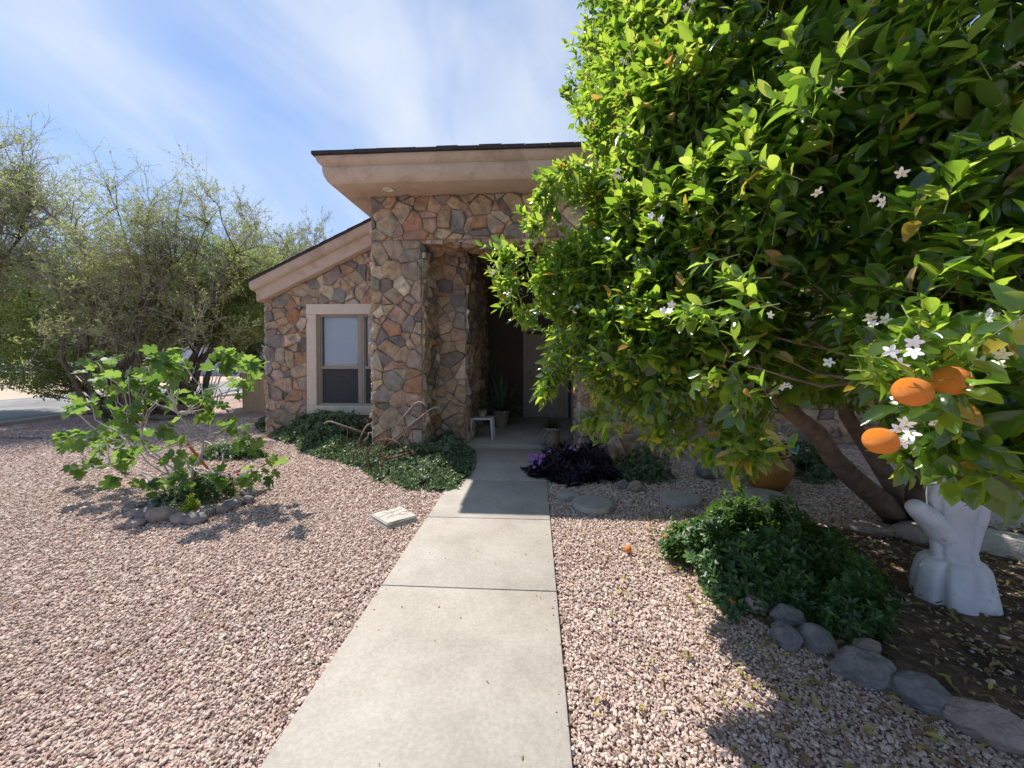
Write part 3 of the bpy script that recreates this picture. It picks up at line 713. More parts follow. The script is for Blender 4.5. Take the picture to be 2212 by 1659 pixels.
# ------------------------------------------------------------------ crushed stone
def in_path(x, y): return (x > PX0 - .004) & (x < PX1 + .004)
def soil_mask(x, y):          # planting bed under the orange tree, to the right of the border stones
    pts = [G(1560, 1250), G(1640, 1330), G(1760, 1395), G(1900, 1470), G(2060, 1545), G(2212, 1620), G(2500, 1720)]
    bx = np.array([p.x for p in pts]); by = np.array([p.y for p in pts])
    o = np.argsort(bx); yb = np.interp(x, bx[o], by[o], left=9)
    return (y > yb) & (y < 3.75) & (x > bx.min())
def gravel_points():
    out = []
    for (x0, x1, y0, y1, s) in ((-8.6, 5.2, .62, 2.3, .0160), (-8.5, 5.2, 2.3, 4.2, .0195), (-9.5, 5.5, 4.2, 7.0, .026), (-11, -5.4, 7.0, 9.6, .04)):
        for layer in range(2):
            xs, ys_ = np.meshgrid(np.arange(x0, x1, s), np.arange(y0, y1, s)); x = xs.ravel(); y = ys_.ravel()
            x = x + rng.uniform(-.55, .55, len(x))*s; y = y + rng.uniform(-.55, .55, len(x))*s
            keep = ~in_path(x, y); spill = (np.minimum(np.abs(x-PX0), np.abs(x-PX1)) < rng.exponential(.03, len(x))) & (rng.random(len(x)) < .035); keep |= spill & (y < 6.4)
            # inside the picture only (with a margin)
            c, s_ = math.cos(YAW), math.sin(YAW); fw = -s_*x*-1*-1; 
            zf = y*math.cos(YAW) - x*math.sin(YAW); xr = x*math.cos(YAW) + y*math.sin(YAW)
            keep &= (np.abs(xr) < 1.5*zf + .5) & (zf > .5)
            keep &= ~((x > -5.35) & (x < 9) & (y > 7.0))
            keep &= ~((x > -1.9) & (x < 1.7) & (y > 6.5))
            sm = soil_mask(x, y); keep &= ~(sm & (rng.random(len(x)) > .06))
            if layer: keep &= rng.random(len(x)) < .5
            x, y = x[keep], y[keep]
            und = .012*np.sin(x*1.7+y*.9)+.008*np.sin(y*2.3-x*1.1)
            edge = np.minimum(np.abs(x-PX0), np.abs(x-PX1)); und = und*np.clip(edge/.3, 0, 1)
            z = -.017 + und*.6 + layer*.007 + rng.uniform(-.003, .004, len(x))
            sz = s*rng.uniform(.45, 1.06, len(x))*(1.0 if not layer else 1.1); ip = in_path(x, y); z = np.where(ip, .014, z); sz = np.where(ip, sz*.6, sz)
            sz = np.where(rng.random(len(x)) < .05, sz*1.5, sz)
            out.append(np.stack([x, y, z, sz], 1))
    return np.concatenate(out)
gp = gravel_points()
me = bpy.data.meshes.new('gravel'); me.vertices.add(len(gp)); me.vertices.foreach_set('co', gp[:, :3].astype(np.float32).ravel())
a = me.attributes.new('size', 'FLOAT', 'POINT'); a.data.foreach_set('value', gp[:, 3].astype(np.float32))
a = me.attributes.new('turn', 'FLOAT_VECTOR', 'POINT')
tn = rng.uniform(-.42, .42, (len(gp), 3)); tn[:, 2] *= 12; a.data.foreach_set('vector', tn.astype(np.float32).ravel())
def pebble_mat():
    m, nt, out = new_mat('pink_crushed_rock'); L = nt.links.new
    b = N(nt, 'ShaderNodeBsdfPrincipled', Roughness=.9); b.inputs['Specular IOR Level'].default_value = .2
    oi = N(nt, 'ShaderNodeObjectInfo')
    r = ramp(nt, [(0, (.31, .215, .17)), (.15, (.46, .34, .28)), (.35, (.54, .41, .345)), (.6, (.595, .46, .39)), (.8, (.65, .52, .44)), (.93, (.72, .61, .52)), (.96, (.44, .38, .34)), (1, (.62, .50, .38))])
    L(oi.outputs['Random'], r.inputs['Fac'])
    tc = N(nt, 'ShaderNodeTexCoord'); n = N(nt, 'ShaderNodeTexNoise', Scale=1.4, Detail=4); L(tc.outputs['Object'], n.inputs['Vector'])
    r2 = ramp(nt, [(.3, (.78, .78, .78)), (.7, (1.18, 1.18, 1.18))]); L(n.outputs['Fac'], r2.inputs['Fac'])
    mx = N(nt, 'ShaderNodeMix', data_type='RGBA', blend_type='MULTIPLY'); mx.inputs[0].default_value = 1; L(r.outputs['Color'], mx.inputs[6]); L(r2.outputs['Color'], mx.inputs[7])
    L(mx.outputs[2], b.inputs['Base Color']); L(b.outputs[0], out.inputs[0]); return m
M['pebble'] = pebble_mat()
me.materials.append(M['pebble'])
gravel = bpy.data.objects.new('gravel', me); COL.objects.link(gravel)
setp(gravel, 'pink and tan crushed rock covering the front yard on both sides of the concrete path', 'gravel', kind='stuff')
ng = bpy.data.node_groups.new('crushed_rock', 'GeometryNodeTree')
ng.interface.new_socket('Geometry', in_out='INPUT', socket_type='NodeSocketGeometry'); ng.interface.new_socket('Geometry', in_out='OUTPUT', socket_type='NodeSocketGeometry')
gi = ng.nodes.new('NodeGroupInput'); go = ng.nodes.new('NodeGroupOutput'); gl = ng.links.new
g2i = ng.nodes.new('GeometryNodeGeometryToInstance')
for k in range(7):
    ico = ng.nodes.new('GeometryNodeMeshIcoSphere'); ico.inputs['Radius'].default_value = .62; ico.inputs['Subdivisions'].default_value = 2
    spn = ng.nodes.new('GeometryNodeSetPosition'); pos = ng.nodes.new('GeometryNodeInputPosition')
    nz = ng.nodes.new('ShaderNodeTexNoise'); nz.noise_dimensions = '4D'; nz.inputs['Scale'].default_value = 1.15; nz.inputs['Detail'].default_value = 1.0; nz.inputs['W'].default_value = k*3.7
    sb = ng.nodes.new('ShaderNodeVectorMath'); sb.operation = 'SUBTRACT'; sb.inputs[1].default_value = (.5, .5, .5)
    sc = ng.nodes.new('ShaderNodeVectorMath'); sc.operation = 'SCALE'; sc.inputs['Scale'].default_value = 1.5
    gl(pos.outputs[0], nz.inputs['Vector']); gl(nz.outputs['Color'], sb.inputs[0]); gl(sb.outputs[0], sc.inputs[0])
    gl(ico.outputs['Mesh'], spn.inputs['Geometry']); gl(sc.outputs[0], spn.inputs['Offset'])
    tf = ng.nodes.new('GeometryNodeTransform'); tf.inputs['Scale'].default_value = (1, [.8, .62, .9, .7, .55, .85, .75][k], [.62, .5, .7, .45, .55, .6, .42][k]); gl(spn.outputs[0], tf.inputs['Geometry'])
    sm_ = ng.nodes.new('GeometryNodeSetMaterial'); sm_.inputs['Material'].default_value = M['pebble']; gl(tf.outputs[0], sm_.inputs['Geometry'])
    ss = ng.nodes.new('GeometryNodeSetShadeSmooth'); ss.inputs['Shade Smooth'].default_value = False; gl(sm_.outputs[0], ss.inputs['Geometry'])
    gl(ss.outputs[0], g2i.inputs[0])
iop = ng.nodes.new('GeometryNodeInstanceOnPoints'); iop.inputs['Pick Instance'].default_value = True
na = ng.nodes.new('GeometryNodeInputNamedAttribute'); na.data_type = 'FLOAT'; na.inputs['Name'].default_value = 'size'
nb = ng.nodes.new('GeometryNodeInputNamedAttribute'); nb.data_type = 'FLOAT_VECTOR'; nb.inputs['Name'].default_value = 'turn'
e2r = ng.nodes.new('FunctionNodeEulerToRotation')
gl(gi.outputs[0], iop.inputs['Points']); gl(g2i.outputs[0], iop.inputs['Instance']); gl(na.outputs[0], iop.inputs['Scale'])
gl(nb.outputs[0], e2r.inputs[0]); gl(e2r.outputs[0], iop.inputs['Rotation'])
ri = ng.nodes.new('FunctionNodeRandomValue'); ri.data_type = 'INT'; ri.inputs['Min'].default_value = 0 if False else 0
for s_ in ri.inputs:
    if s_.name == 'Min' and s_.type == 'INT': s_.default_value = 0
    if s_.name == 'Max' and s_.type == 'INT': s_.default_value = 6
gl([o_ for o_ in ri.outputs if o_.type == 'INT'][0], iop.inputs['Instance Index'])
gl(iop.outputs[0], go.inputs[0])
md = gravel.modifiers.new('crushed_rock', 'NODES'); md.node_group = ng
print('pebbles', len(gp))

# planting bed soil
bp_ = [G(1560, 1262), G(1640, 1338), G(1760, 1402), G(1900, 1476), G(2060, 1552), G(2212, 1626), G(2700, 1780)]
M['bed'] = pm('mulched_soil', (.10, .07, .05), (.19, .14, .10), 14, 1, 1, 60, .1, dist=.02, c3=(.07, .05, .04), c3scale=3, c3pos=.55)
sheet('planting_bed', [(p.x, p.y) for p in bp_] + [(9, 3.9), (2.0, 3.75), (1.4, 3.3)], -.012, M['bed'])

# ------------------------------------------------------------------ leaf litter on the ground
def litter(n, fx, lo, hi, z0=.0, upj=.5):
    x, y = fx(n); keep = ~in_path(x, y); x, y = x[keep], y[keep]; n = len(x)
    d = rvec(n); d[:, 2] *= .25
    up = rvec(n)*upj + [[0, 0, 1]]
    s = rng.uniform(lo, hi, n)
    return leaves(np.stack([x, y, z0 + rng.uniform(0, .012, n)], 1), d, up, s, s*rng.uniform(.28, .45, n), rng.uniform(.1, .6, n), rng.uniform(-.3, .35, n))
def f1(n): return rng.uniform(1.0, 4.6, n), rng.uniform(.9, 4.0, n)
def f2(n): return np.abs(rng.normal(0, .9, n)) + .2, rng.uniform(.8, 3.6, n)
V, T = merge([litter(3000, f1, .025, .068), litter(240, f2, .025, .06), litter(110, lambda n: (rng.uniform(-5, -1.1, n), rng.uniform(.8, 6, n)), .015, .05, -.002)])
setp(tri_mesh('leaf_litter', V, T, M['litter']), 'dry curled yellow and brown leaves scattered on the ground below the orange tree', 'leaf litter', kind='stuff')
# a few bits on the path
xs = rng.uniform(PX0+.1, PX1-.02, 46); ysx = rng.uniform(.9, 5, 46); s = rng.uniform(.008, .028, 46); d = rvec(46); d[:, 2] *= .1
V, T = leaves(np.stack([xs, ysx, np.full(46, .016)], 1), d, rvec(46)*.3+[[0, 0, 1]], s, s*.3, .3, .1)
setp(tri_mesh('path_debris', V, T, M['litter']), 'small dry leaf scraps lying on the concrete path', 'leaf litter', kind='stuff')

# ------------------------------------------------------------------ branching
def wob(a, b, n, amp, sag=0):
    a, b = Vector(a), Vector(b); L_ = (b-a).length; out = []
    o = Vector((random.uniform(0, 99), random.uniform(0, 99), random.uniform(0, 99)))
    for i in range(n+1):
        t = i/n; p = a.lerp(b, t); e = math.sin(math.pi*t)
        p += Vector((mnoise.noise(o+Vector((t*2.5, 0, 0))), mnoise.noise(o+Vector((0, t*2.5, 7))), mnoise.noise(o+Vector((3, 0, t*2.5)))))*amp*L_*min(1, e*1.6)
        p.z -= sag*L_*e*(1 if sag < 0 else 1)
        out.append(p)
    return out
def taper(r0, r1, n): return [r0+(r1-r0)*(i/(n-1))**.8 for i in range(n)]

# ------------------------------------------------------------------ orange tree
TB = G(1948, 1118); TB.z = -.02
orange_tree = thing('orange_tree', TB, 'large glossy leaved orange tree in bloom filling the right of the picture', 'tree')
LOBES = [(2.75, 3.1, 3.1, 2.05), (.66, 2.3, 2.03, .50), (.22, 2.27, 2.08, .24), (.64, 2.3, 2.46, .34), (.64, 2.12, 1.70, .42), (1.0, 3.0, 2.3, .6), (.86, 2.9, 1.95, .55), (.66, 2.75, 1.60, .36), (.28, 2.8, 2.12, .26), (.48, 2.75, 1.85, .34), (.75, 2.9, 2.6, .36), (1.5, 2.35, 1.75, .72), (1.25, 2.7, 3.4, .92),
         (1.5, 1.95, 2.3, .68), (1.42, 1.28, 1.72, .36), (1.75, 1.55, 2.55, .66), (2.2, 2.25, 1.9, .70), (3.6, 3.4, 2.1, 1.3), (1.35, 2.4, 2.9, .75), (2.0, 1.7, 3.2, .8), (1.6, 1.30, 2.15, .34), (1.12, 3.2, 3.9, .8), (1.05, 2.15, 3.1, .6), (.98, 2.1, 2.3, .45), (2.5, 1.25, 2.6, .75), (1.9, 1.2, 3.4, .6), (.76, 2.15, 2.3, .40), (.80, 2.1, 2.85, .38), (.84, 2.0, 1.78, .34), (.95, 1.8, 2.3, .38), (.82, 2.4, 3.3, .42), (1.0, 1.7, 4.3, .8), (1.9, 1.6, 4.2, .9), (.9, 2.6, 4.9, .9)]  # lobes overhead and right of view are unseen, added to shade the tree
LB = np.array(LOBES)
ORP = [((1970, 846), .90, .0345), ((2055, 822), .98, .037), ((1903, 952), .95, .034), ((2135, 786), 1.25, .037), ((2142, 262), 1.45, .042), ((1330, 712), 2.35, .034), ((1668, 605), 1.9, .03)]
ORW = [(P(*pp, Y), r_) for pp, Y, r_ in ORP]
def lobe_samples(n, inner=.72):
    w_ = LB[:, 3]**2*np.where(LB[:, 0] < .9, 2.4, 1); k = rng.choice(len(LB), n, p=w_/w_.sum())
    d = rvec(n); rad = LB[k, 3]*np.clip(1.04 - np.abs(rng.normal(0, .13, n)), inner, 1.1)
    bump = np.array([mnoise.noise(Vector(v)) for v in (d*2.2 + LB[k, :3])])
    p = LB[k, :3] + d*(rad*(1+.20*bump))[:, None]
    depth = (LB[None, :, 3] - np.linalg.norm(p[:, None] - LB[None, :, :3], axis=2)).max(1)
    keep = depth < .42
    return p[keep], d[keep]
tip, od = lobe_samples(28500)
# the side turned to the street carries most of the sprays
vis = ((tip - [0, 0, H])*od).sum(1)
keep = (vis < .25*np.linalg.norm(tip, axis=1)) | (rng.random(len(tip)) < .55)
keep &= np.linalg.norm(tip - [0, 0, H], axis=1) > .95
keep &= tip[:, 2] > .95
pj = np.array([proj(q) if np.dot(np.array(q) - [0, 0, H], [-.06, 1, 0]) > .2 else (0, 0) for q in tip])
keep &= ~((pj[:, 0] > 1645) & (pj[:, 0] < 1935) & (pj[:, 1] > 868) & (tip[:, 1] < 3.6) & (tip[:, 2] < 1.6))
tip, od = tip[keep], od[keep]
# extra shoots that reach past the outline
def shoots(pp, Y, n, sp, droop=0):
    c = np.array(P(*pp, Y)); return c + rng.normal(0, 1, (n, 3))*np.array(sp)
EX = [((1085, 560), 2.22, 16, (.05, .08, .05)), ((1082, 605), 2.22, 13, (.035, .06, .045)), ((1125, 665), 2.22, 15, (.05, .08, .05)), ((1190, 760), 2.15, 18, (.045, .08, .06)), ((1195, 820), 2.12, 13, (.035, .06, .045)), ((1168, 840), 2.1, 6, (.02, .04, .03)), ((1176, 870), 2.08, 4, (.015, .04, .015)), ((1290, 920), 2.05, 15, (.06, .06, .03)),
      ((1290, 110), 2.9, 20, (.06, .1, .08)), ((1275, 200), 2.9, 16, (.05, .1, .06)), ((1285, 280), 2.85, 20, (.05, .1, .05)), ((1215, 385), 2.25, 26, (.07, .08, .04)), ((1265, 375), 2.3, 20, (.07, .1, .04)), ((1165, 440), 2.2, 20, (.045, .08, .045)), ((1150, 500), 2.2, 10, (.04, .07, .04)),
      ((1430, 935), 2.1, 22, (.09, .08, .04)), ((1560, 985), 1.75, 12, (.05, .06, .04)), ((1600, 985), 1.7, 10, (.03, .05, .05)), ((1490, 700), 1.5, 8, (.06, .05, .05)), ((1560, 640), 1.35, 7, (.05, .05, .05)), ((1600, 850), 1.35, 9, (.08, .05, .06)),
      ((2130, 740), 1.0, 16, (.09, .07, .07)), ((2060, 760), .92, 7, (.05, .04, .03)), ((2000, 900), 1.0, 6, (.05, .04, .05)), ((2090, 975), 1.15, 10, (.09, .08, .03)), ((2180, 900), 1.1, 18, (.08, .08, .08)), ((2195, 1010), 1.1, 8, (.05, .06, .03)), ((1990, 760), 1.0, 5, (.03, .04, .03)), ((2020, 1020), 1.25, 6, (.05, .05, .02)),
      ((2120, 960), 1.05, 14, (.10, .07, .06)),
      ((1700, 120), 1.5, 10, (.08, .08, .08)), ((1880, 110), 1.3, 10, (.10, .08, .06)), ((1800, 200), 1.4, 12, (.12, .08, .07)), ((1650, 330), 1.6, 10, (.08, .08, .06)), ((2150, 330), 1.15, 8, (.08, .06, .05)), ((2180, 120), 1.2, 6, (.05, .05, .05)), ((2100, 440), 1.2, 9, (.1, .06, .05))]
ex = np.concatenate([shoots(*e) for e in EX]); exd = nrm(ex - np.array([2.7, 3.0, 2.4]) + rng.normal(0, .5, ex.shape))
tip = np.concatenate([tip, ex]); od = np.concatenate([od, exd])
n = len(tip)
dirn = nrm(od*.75 + rvec(n)*.65 + np.array([0, 0, .35]))
low = tip[:, 2] < 1.5
dirn[low] = nrm(dirn[low] + [0, 0, -.75])
LS = rng.uniform(.07, .17, n)                      # shoot length
near = np.clip(np.linalg.norm(tip - [0, 0, H], axis=1)/1.6, .85, 1.08)
parts = []; hi_parts = []; tw = []
base = tip - dirn*LS[:, None]
tw.append(thin_tubes(base - dirn*.03, tip, .0021, .001))
NL = 8
u = nrm(np.cross(dirn, rvec(n))); v = np.cross(dirn, u); a0 = rng.uniform(0, 6.28, n)
for k in range(NL):
    t = (k+.6)/NL; p = base + dirn*(LS*t)[:, None]
    ang = a0 + k*2.4
    out = u*np.cos(ang)[:, None] + v*np.sin(ang)[:, None]
    d = nrm(out*(1.05-.6*t) + dirn*(.35+.75*t) + rvec(n)*.25)
    up = nrm(dirn*.9 - out*.0 + np.array([0, 0, .9]) + rvec(n)*.4)
    ll = rng.uniform(.045, .104, n)*(1.12-.35*abs(t-.4))*near
    ll = ll*np.clip(.70 + .30*(tip[:, 0] - .3)/1.0, .70, 1.0); big = rng.random(n) < .06; ll = np.where(big, ll*1.35, ll)
    keep = rng.random(n) < .93
    wl_ = ll*rng.uniform(.36, .54, n); fo_ = rng.uniform(.02, .42, n); cu_ = rng.uniform(-.2, .5, n); cl_s = np.linalg.norm(p - [0, 0, H], axis=1) < 2.1
    for sel, tp_, store in ((keep & ~cl_s, LEAF, parts), (keep & cl_s, LEAFH, hi_parts)):
        store.append(leaves(p[sel], d[sel], up[sel], ll[sel], wl_[sel], fo_[sel], cu_[sel], tp_))
# nothing hangs in front of the ripe oranges
def cleared(ps, nv, nt_):
    V, T = merge(ps); cen = V.reshape(-1, nv, 3).mean(1); bad = np.zeros(len(cen), bool)
    for i, (q, r_) in enumerate(ORW[:3]):
        dq = np.array(q) - [0, 0, H]; L_ = np.linalg.norm(dq); dh = dq/L_
        rel = cen - [0, 0, H]; al = rel@dh; per = np.linalg.norm(rel - al[:, None]*dh, axis=1)
        bad |= (al > 0) & (al < L_ + r_) & (per < (r_*1.12 + .004)*al/L_) & (rng.random(len(cen)) < .97)
    kv = np.repeat(~bad, nv); idx = np.cumsum(kv) - 1
    return V[kv], idx[T.reshape(-1, nt_, 3)[~bad].reshape(-1, 3)]
V, T = merge([cleared(parts, 11, 12), cleared(hi_parts, 20, 24)])
print('orange tris', len(T))
tri_mesh('crown', V, T, M['citrus'], orange_tree)
V, T = merge(tw)
tri_mesh('twigs', V, T, M['green_twig'], orange_tree)
# trunk and limbs
b = MB()
def limb(pts, r0, r1, n_=10): b.tube(pts, taper(r0, r1, len(pts)), n_)
f = P(1800, 985, 3.35); fk = P(1712, 905, 3.0)
t1 = [TB + Vector((.05, 0, -.1)), P(1905, 1085, 3.7), P(1850, 1040, 3.55), P(1800, 990, 3.4), P(1765, 935, 3.25), P(1712, 893, 3.1), P(1660, 850, 2.95), P(1560, 760, 2.9), P(1480, 660, 2.9)]
limb(t1, .115, .03, 14)
t2 = [TB + Vector((.12, .05, -.1)), P(1930, 1050, 3.9), P(1890, 990, 3.9), P(1830, 900, 3.8), P(1800, 780, 3.7), P(1780, 600, 3.5), P(1760, 380, 3.4)]
limb(t2, .10, .03, 14)
t3 = [TB + Vector((.2, .1, -.1)), P(2010, 1030, 3.9), P(2060, 930, 3.8), P(2100, 780, 3.6), P(2080, 560, 3.3), P(2050, 300, 3.0)]
limb(t3, .11, .03, 14)
t4 = [TB + Vector((.1, -.05, -.1)), P(1975, 1060, 3.5), P(2000, 1000, 3.1), P(2035, 930, 2.6), P(2060, 880, 2.0), P(2100, 830, 1.5)]
limb(t4, .08, .010, 12)
allp = [p for t in (t1, t2, t3, t4) for p in t[3:]]
random.seed(11)
for i in range(170):
    lo = random.choice(LOBES); dd = Vector(rvec(1)[0]); tgt = Vector(lo[:3]) + dd*lo[3]*random.uniform(.6, .92)
    if tgt.z < 1.0 or (tgt-CAM).length < 1.0: continue
    src = min(random.sample(allp, 10), key=lambda q: (q-tgt).length)
    pts = wob(src, tgt, 7, .12, .04); b.tube(pts, taper(random.uniform(.005, .012), .002, len(pts)), 6)
b.build('trunk', M['citrus_bark'], orange_tree, smooth=True)
# blossoms: five curved petals and a yellow centre
def blossom_mesh():
    vs, fs = [], []
    n_ = 5
    for k in range(n_):
        a = 2*math.pi*k/n_ + random.uniform(-.1, .1); ca, sa = math.cos(a), math.sin(a); k0 = len(vs); bend = random.uniform(.4, 1.3)
        for t, w_ in ((.0, .12), (.3, .26), (.65, .27), (.9, .16), (1.0, .03)):
            r_ = t; z = .35*t - bend*.6*t*t
            for s_ in (-1, 0, 1):
                y = s_*w_; vs.append((r_*ca - y*sa, r_*sa + y*ca, z + (.07 if s_ else 0)))
        for i in range(4):
            for j in range(2): q = k0+i*3+j; fs.append((q, q+1, q+4, q+3))
    return vs, fs
def cluster_mesh():
    V, Fc = [], []
    for c in range(4):
        v, f = blossom_mesh(); off = Vector(rvec(1)[0])*1.5; m = Matrix.Rotation(random.uniform(-1, 1), 4, 'X') @ Matrix.Rotation(random.uniform(-1, 1), 4, 'Y'); k = len(V)
        V += [tuple((m @ Vector(q)) + off) for q in v]; Fc += [tuple(i+k for i in q) for q in f]
    return V, Fc
bp = []
for k in range(7):
    vs, fs = blossom_mesh() if k < 4 else cluster_mesh(); me = bpy.data.meshes.new('blossom'); me.from_pydata(vs, [], fs); me.shade_smooth(); me.materials.append(M['petal']); 
    a = bmesh.new(); a.from_mesh(me); 
    q = bmesh.ops.create_icosphere(a, subdivisions=1, radius=.16)
    for v_ in q['verts']: v_.co.z = v_.co.z*1.8 + .28
    for f_ in a.faces:
        if len(f_.verts) == 3: f_.material_index = 1
    a.to_mesh(me); a.free(); me.materials.append(M['anther']); bp.append(me)
spec = [((1880, 685), 1.15), ((1912, 690), 1.17), ((1790, 783), 1.4), ((1355, 730), 2.2), ((1942, 925), .90), ((1958, 912), .92), ((1968, 938), .91), ((2020, 912), 1.0), ((1765, 415), 1.25), ((1437, 425), 1.8), ((1452, 440), 1.8), ((1425, 440), 1.8), ((1905, 437), 1.2), ((1948, 373), 1.25), ((1812, 195), 1.35), ((1500, 668), 1.6), ((1665, 680), 1.45), ((1345, 888), 2.2), ((1098, 635), 2.75), ((1105, 625), 2.75), ((1075, 600), 2.75), ((2185, 150), 1.2), ((1530, 55), 1.9), ((1400, 95), 2.2), ((1690, 835), 1.5), ((1400, 320), 2.3), ((2105, 690), 1.1)]
pl_ = [P(*pp, Y) for pp, Y in spec]
cand = np.where((vis[:0].size == 0) | True)[0] if False else None
fr = np.linalg.norm(tip - [0, 0, H], axis=1)
od_c = ((tip - [0, 0, H])*od).sum(1)/fr
ids = np.where((od_c < -.35) & (fr < 3.8))[0]; rng.shuffle(ids)
for i in ids[:62]: pl_.append(Vector(tip[i]) + (CAM - Vector(tip[i])).normalized()*.10 + Vector((0, 0, .02)))
for i, q in enumerate(pl_[:88]):
    for rep in range(2 if i % 3 == 0 and i < len(spec) else 1):
        o = bpy.data.objects.new('blossom', random.choice(bp[:4] if i < len(spec) else bp[4:])); COL.objects.link(o); o.parent = orange_tree
        dv = (CAM - q).normalized() + Vector(rvec(1)[0])*.8
        o.rotation_euler = dv.to_track_quat('Z', 'Y').to_euler(); o.scale = [random.uniform(.015, .019)]*3
        o.location = q - TB + Vector(rvec(1)[0])*.022*rep
# fruit
def orange_mesh(name, seed):
    bm = bmesh.new(); bmesh.ops.create_uvsphere(bm, u_segments=32, v_segments=20, radius=1)
    for v_ in bm.verts:
        p = v_.co.copy(); a = math.atan2(p.y, p.x); h_ = p.z
        r_ = 1 + .03*mnoise.noise(p*1.3 + Vector((seed, 0, 0)))
        v_.co = Vector((p.x*r_, p.y*r_, p.z*.93*r_))
        if h_ > .75: v_.co.z -= (h_-.75)*.16 + .012*math.cos(a*8)*(h_-.75)*2
        if h_ < -.92: v_.co.z += (-.92-h_)*.6
    me = bpy.data.meshes.new(name); bm.to_mesh(me); bm.free(); me.shade_smooth(); me.materials.append(M['orange']); return me
om = [orange_mesh('orange', k) for k in range(3)]
for i, (q, r_) in enumerate(ORW):
    o = bpy.data.objects.new('orange', om[i % 3]); COL.objects.link(o); o.parent = orange_tree; o.location = q - TB; o.scale = [r_]*3; o.rotation_euler = (random.uniform(-.3, .3), random.uniform(-.3, .3), random.uniform(0, 6))
FO = [((1357, 1187), .030, 'shiny torn orange lying alone on sunlit gravel'), ((1438, 1161), .027, 'small fallen orange in shade at the left tip of the mint'), ((1580, 1302), .026, 'fallen orange half hidden under the lower edge of the mint')]
for (pp, r_, lb) in FO:
    c = G(*pp, .02); o = bpy.data.objects.new('fallen_orange', om[1]); COL.objects.link(o); o.location = (c.x, c.y, r_*.8); o.scale = [r_]*3; o.rotation_euler = (1.1, .3, random.uniform(0, 6))
    setp(o, lb, 'orange', 'oranges fallen on the gravel')

# ------------------------------------------------------------------ airy desert trees
def airy_tree(name, base, anchors, seed, label, lmat, nl=14, r0=.16, sub=(8, 8, 7), spread=(1.5, .75, .42), leaf=(.04, .09), trunkmat='bark', wleaf=.26, upb=.5, twr=.0042, group=None, nleaf_end=9):
    random.seed(seed); base = Vector(base); t = thing(name, base, label, 'tree', group)
    b = MB(); twA, twB, ra, rb = [], [], [], []; ends = []
    for (pp, Y) in anchors:
        tgt = P(*pp, Y); k = wob(base + Vector((random.uniform(-.1, .1), random.uniform(-.1, .1), -.1)), tgt, 9, .16, random.uniform(-.06, .05))
        b.tube(k, taper(r0*random.uniform(.6, 1), .008, len(k)), 9)
        for i in range(sub[0]):
            f_ = random.uniform(.35, 1); s0 = k[min(9, int(f_*9))]
            ax = (k[-1] - k[3]).normalized()
            d = (ax*.6 + Vector(rvec(1)[0])*.9 + Vector((0, 0, upb*.8))).normalized()
            e = s0 + d*spread[0]*random.uniform(.5, 1.25); k2 = wob(s0, e, 6, .14, -.04); b.tube(k2, taper(.018, .006, 7), 5)
            for j in range(sub[1]):
                s1 = k2[random.randint(1, 6)]; d2 = (d*.6 + Vector(rvec(1)[0])*.9 + Vector((0, 0, upb*.6))).normalized()
                e2 = s1 + d2*spread[1]*random.uniform(.5, 1.3); k3 = wob(s1, e2, 4, .14, -.05)
                for q in range(4): twA.append(k3[q]); twB.append(k3[q+1]); ra.append(.0068-.0008*q); rb.append(.006-.0008*q)
                for l in range(sub[2]):
                    s2 = k3[random.randint(0, 4)]; d3 = (d2*.7 + Vector(rvec(1)[0])*.8 + Vector((0, 0, upb*.5))).normalized()
                    e3 = s2 + d3*spread[2]*random.uniform(.5, 1.3); m_ = s2.lerp(e3, .5) + Vector(rvec(1)[0])*.035
                    twA += [s2, m_]; twB += [m_, e3]; ra += [twr, twr*.75]; rb += [twr*.75, twr*.45]
                    ends.append((s2, e3))
    cl_ = np.array([mnoise.noise(e[1]*1.3) + .6*mnoise.noise(e[1]*3.1 + Vector((5, 5, 5))) for e in ends]); cl_p = np.clip(.55 + 1.5*cl_, .12, 1)
    bt = b.build('trunk', M[trunkmat], t, smooth=True)
    V, T = thin_tubes(np.array(twA), np.array(twB), np.array(ra), np.array(rb)); tri_mesh('twigs', V, T, M['twig'], t)
    A = np.array([e[0] for e in ends]); B_ = np.array([e[1] for e in ends]); ps = []
    for q in range(nleaf_end):
        kk_ = rng.random(len(ends)) < cl_p*1.25; A1, B1 = A[kk_], B_[kk_]; tt = rng.uniform(.1, 1, len(A1))[:, None]; p = A1*(1-tt) + B1*tt + rng.normal(0, .014, A1.shape)
        d = rvec(len(A1)); d[:, 2] -= .15; l_ = rng.uniform(*leaf, len(A1)); ps.append(leaves(p, d, rvec(len(A1)) + [[0, 0, .6]], l_, l_*wleaf, .2, .1, LEAF2))
    V, T = merge(ps); tri_mesh('crown', V, T, M[lmat], t)
    print(name, len(ends), len(V)//4)
    return t
mb_ = G(262, 918)
airy_tree('mesquite_tree', mb_, [((60, 460), 9.6), ((160, 430), 9.0), ((250, 400), 9.6), ((330, 430), 8.8), ((395, 405), 9.6), ((470, 455), 9.8), ((560, 480), 9.8), ((430, 500), 9.2), ((300, 500), 8.6), ((120, 520), 8.8), ((10, 470), 9.4), ((500, 540), 10.2), ((200, 440), 10.2)], 5,
          'wide feathery mesquite tree with bare grey twigs against the sky beside the road', 'mesquite', r0=.08, sub=(9, 8, 7), spread=(1.25, .8, .45), nleaf_end=16, upb=.3, twr=.0036)
airy_tree('mesquite_tree', (-12.1, 7.5, 0), [((-60, 300), 9), ((10, 320), 9), ((35, 370), 9.2), ((-120, 400), 9), ((30, 430), 9.2), ((-20, 380), 8.6)], 8,
          'taller wispy mesquite cut off by the left edge of the picture', 'mesquite', r0=.09, sub=(10, 9, 7), spread=(1.2, .75, .42), nleaf_end=14)
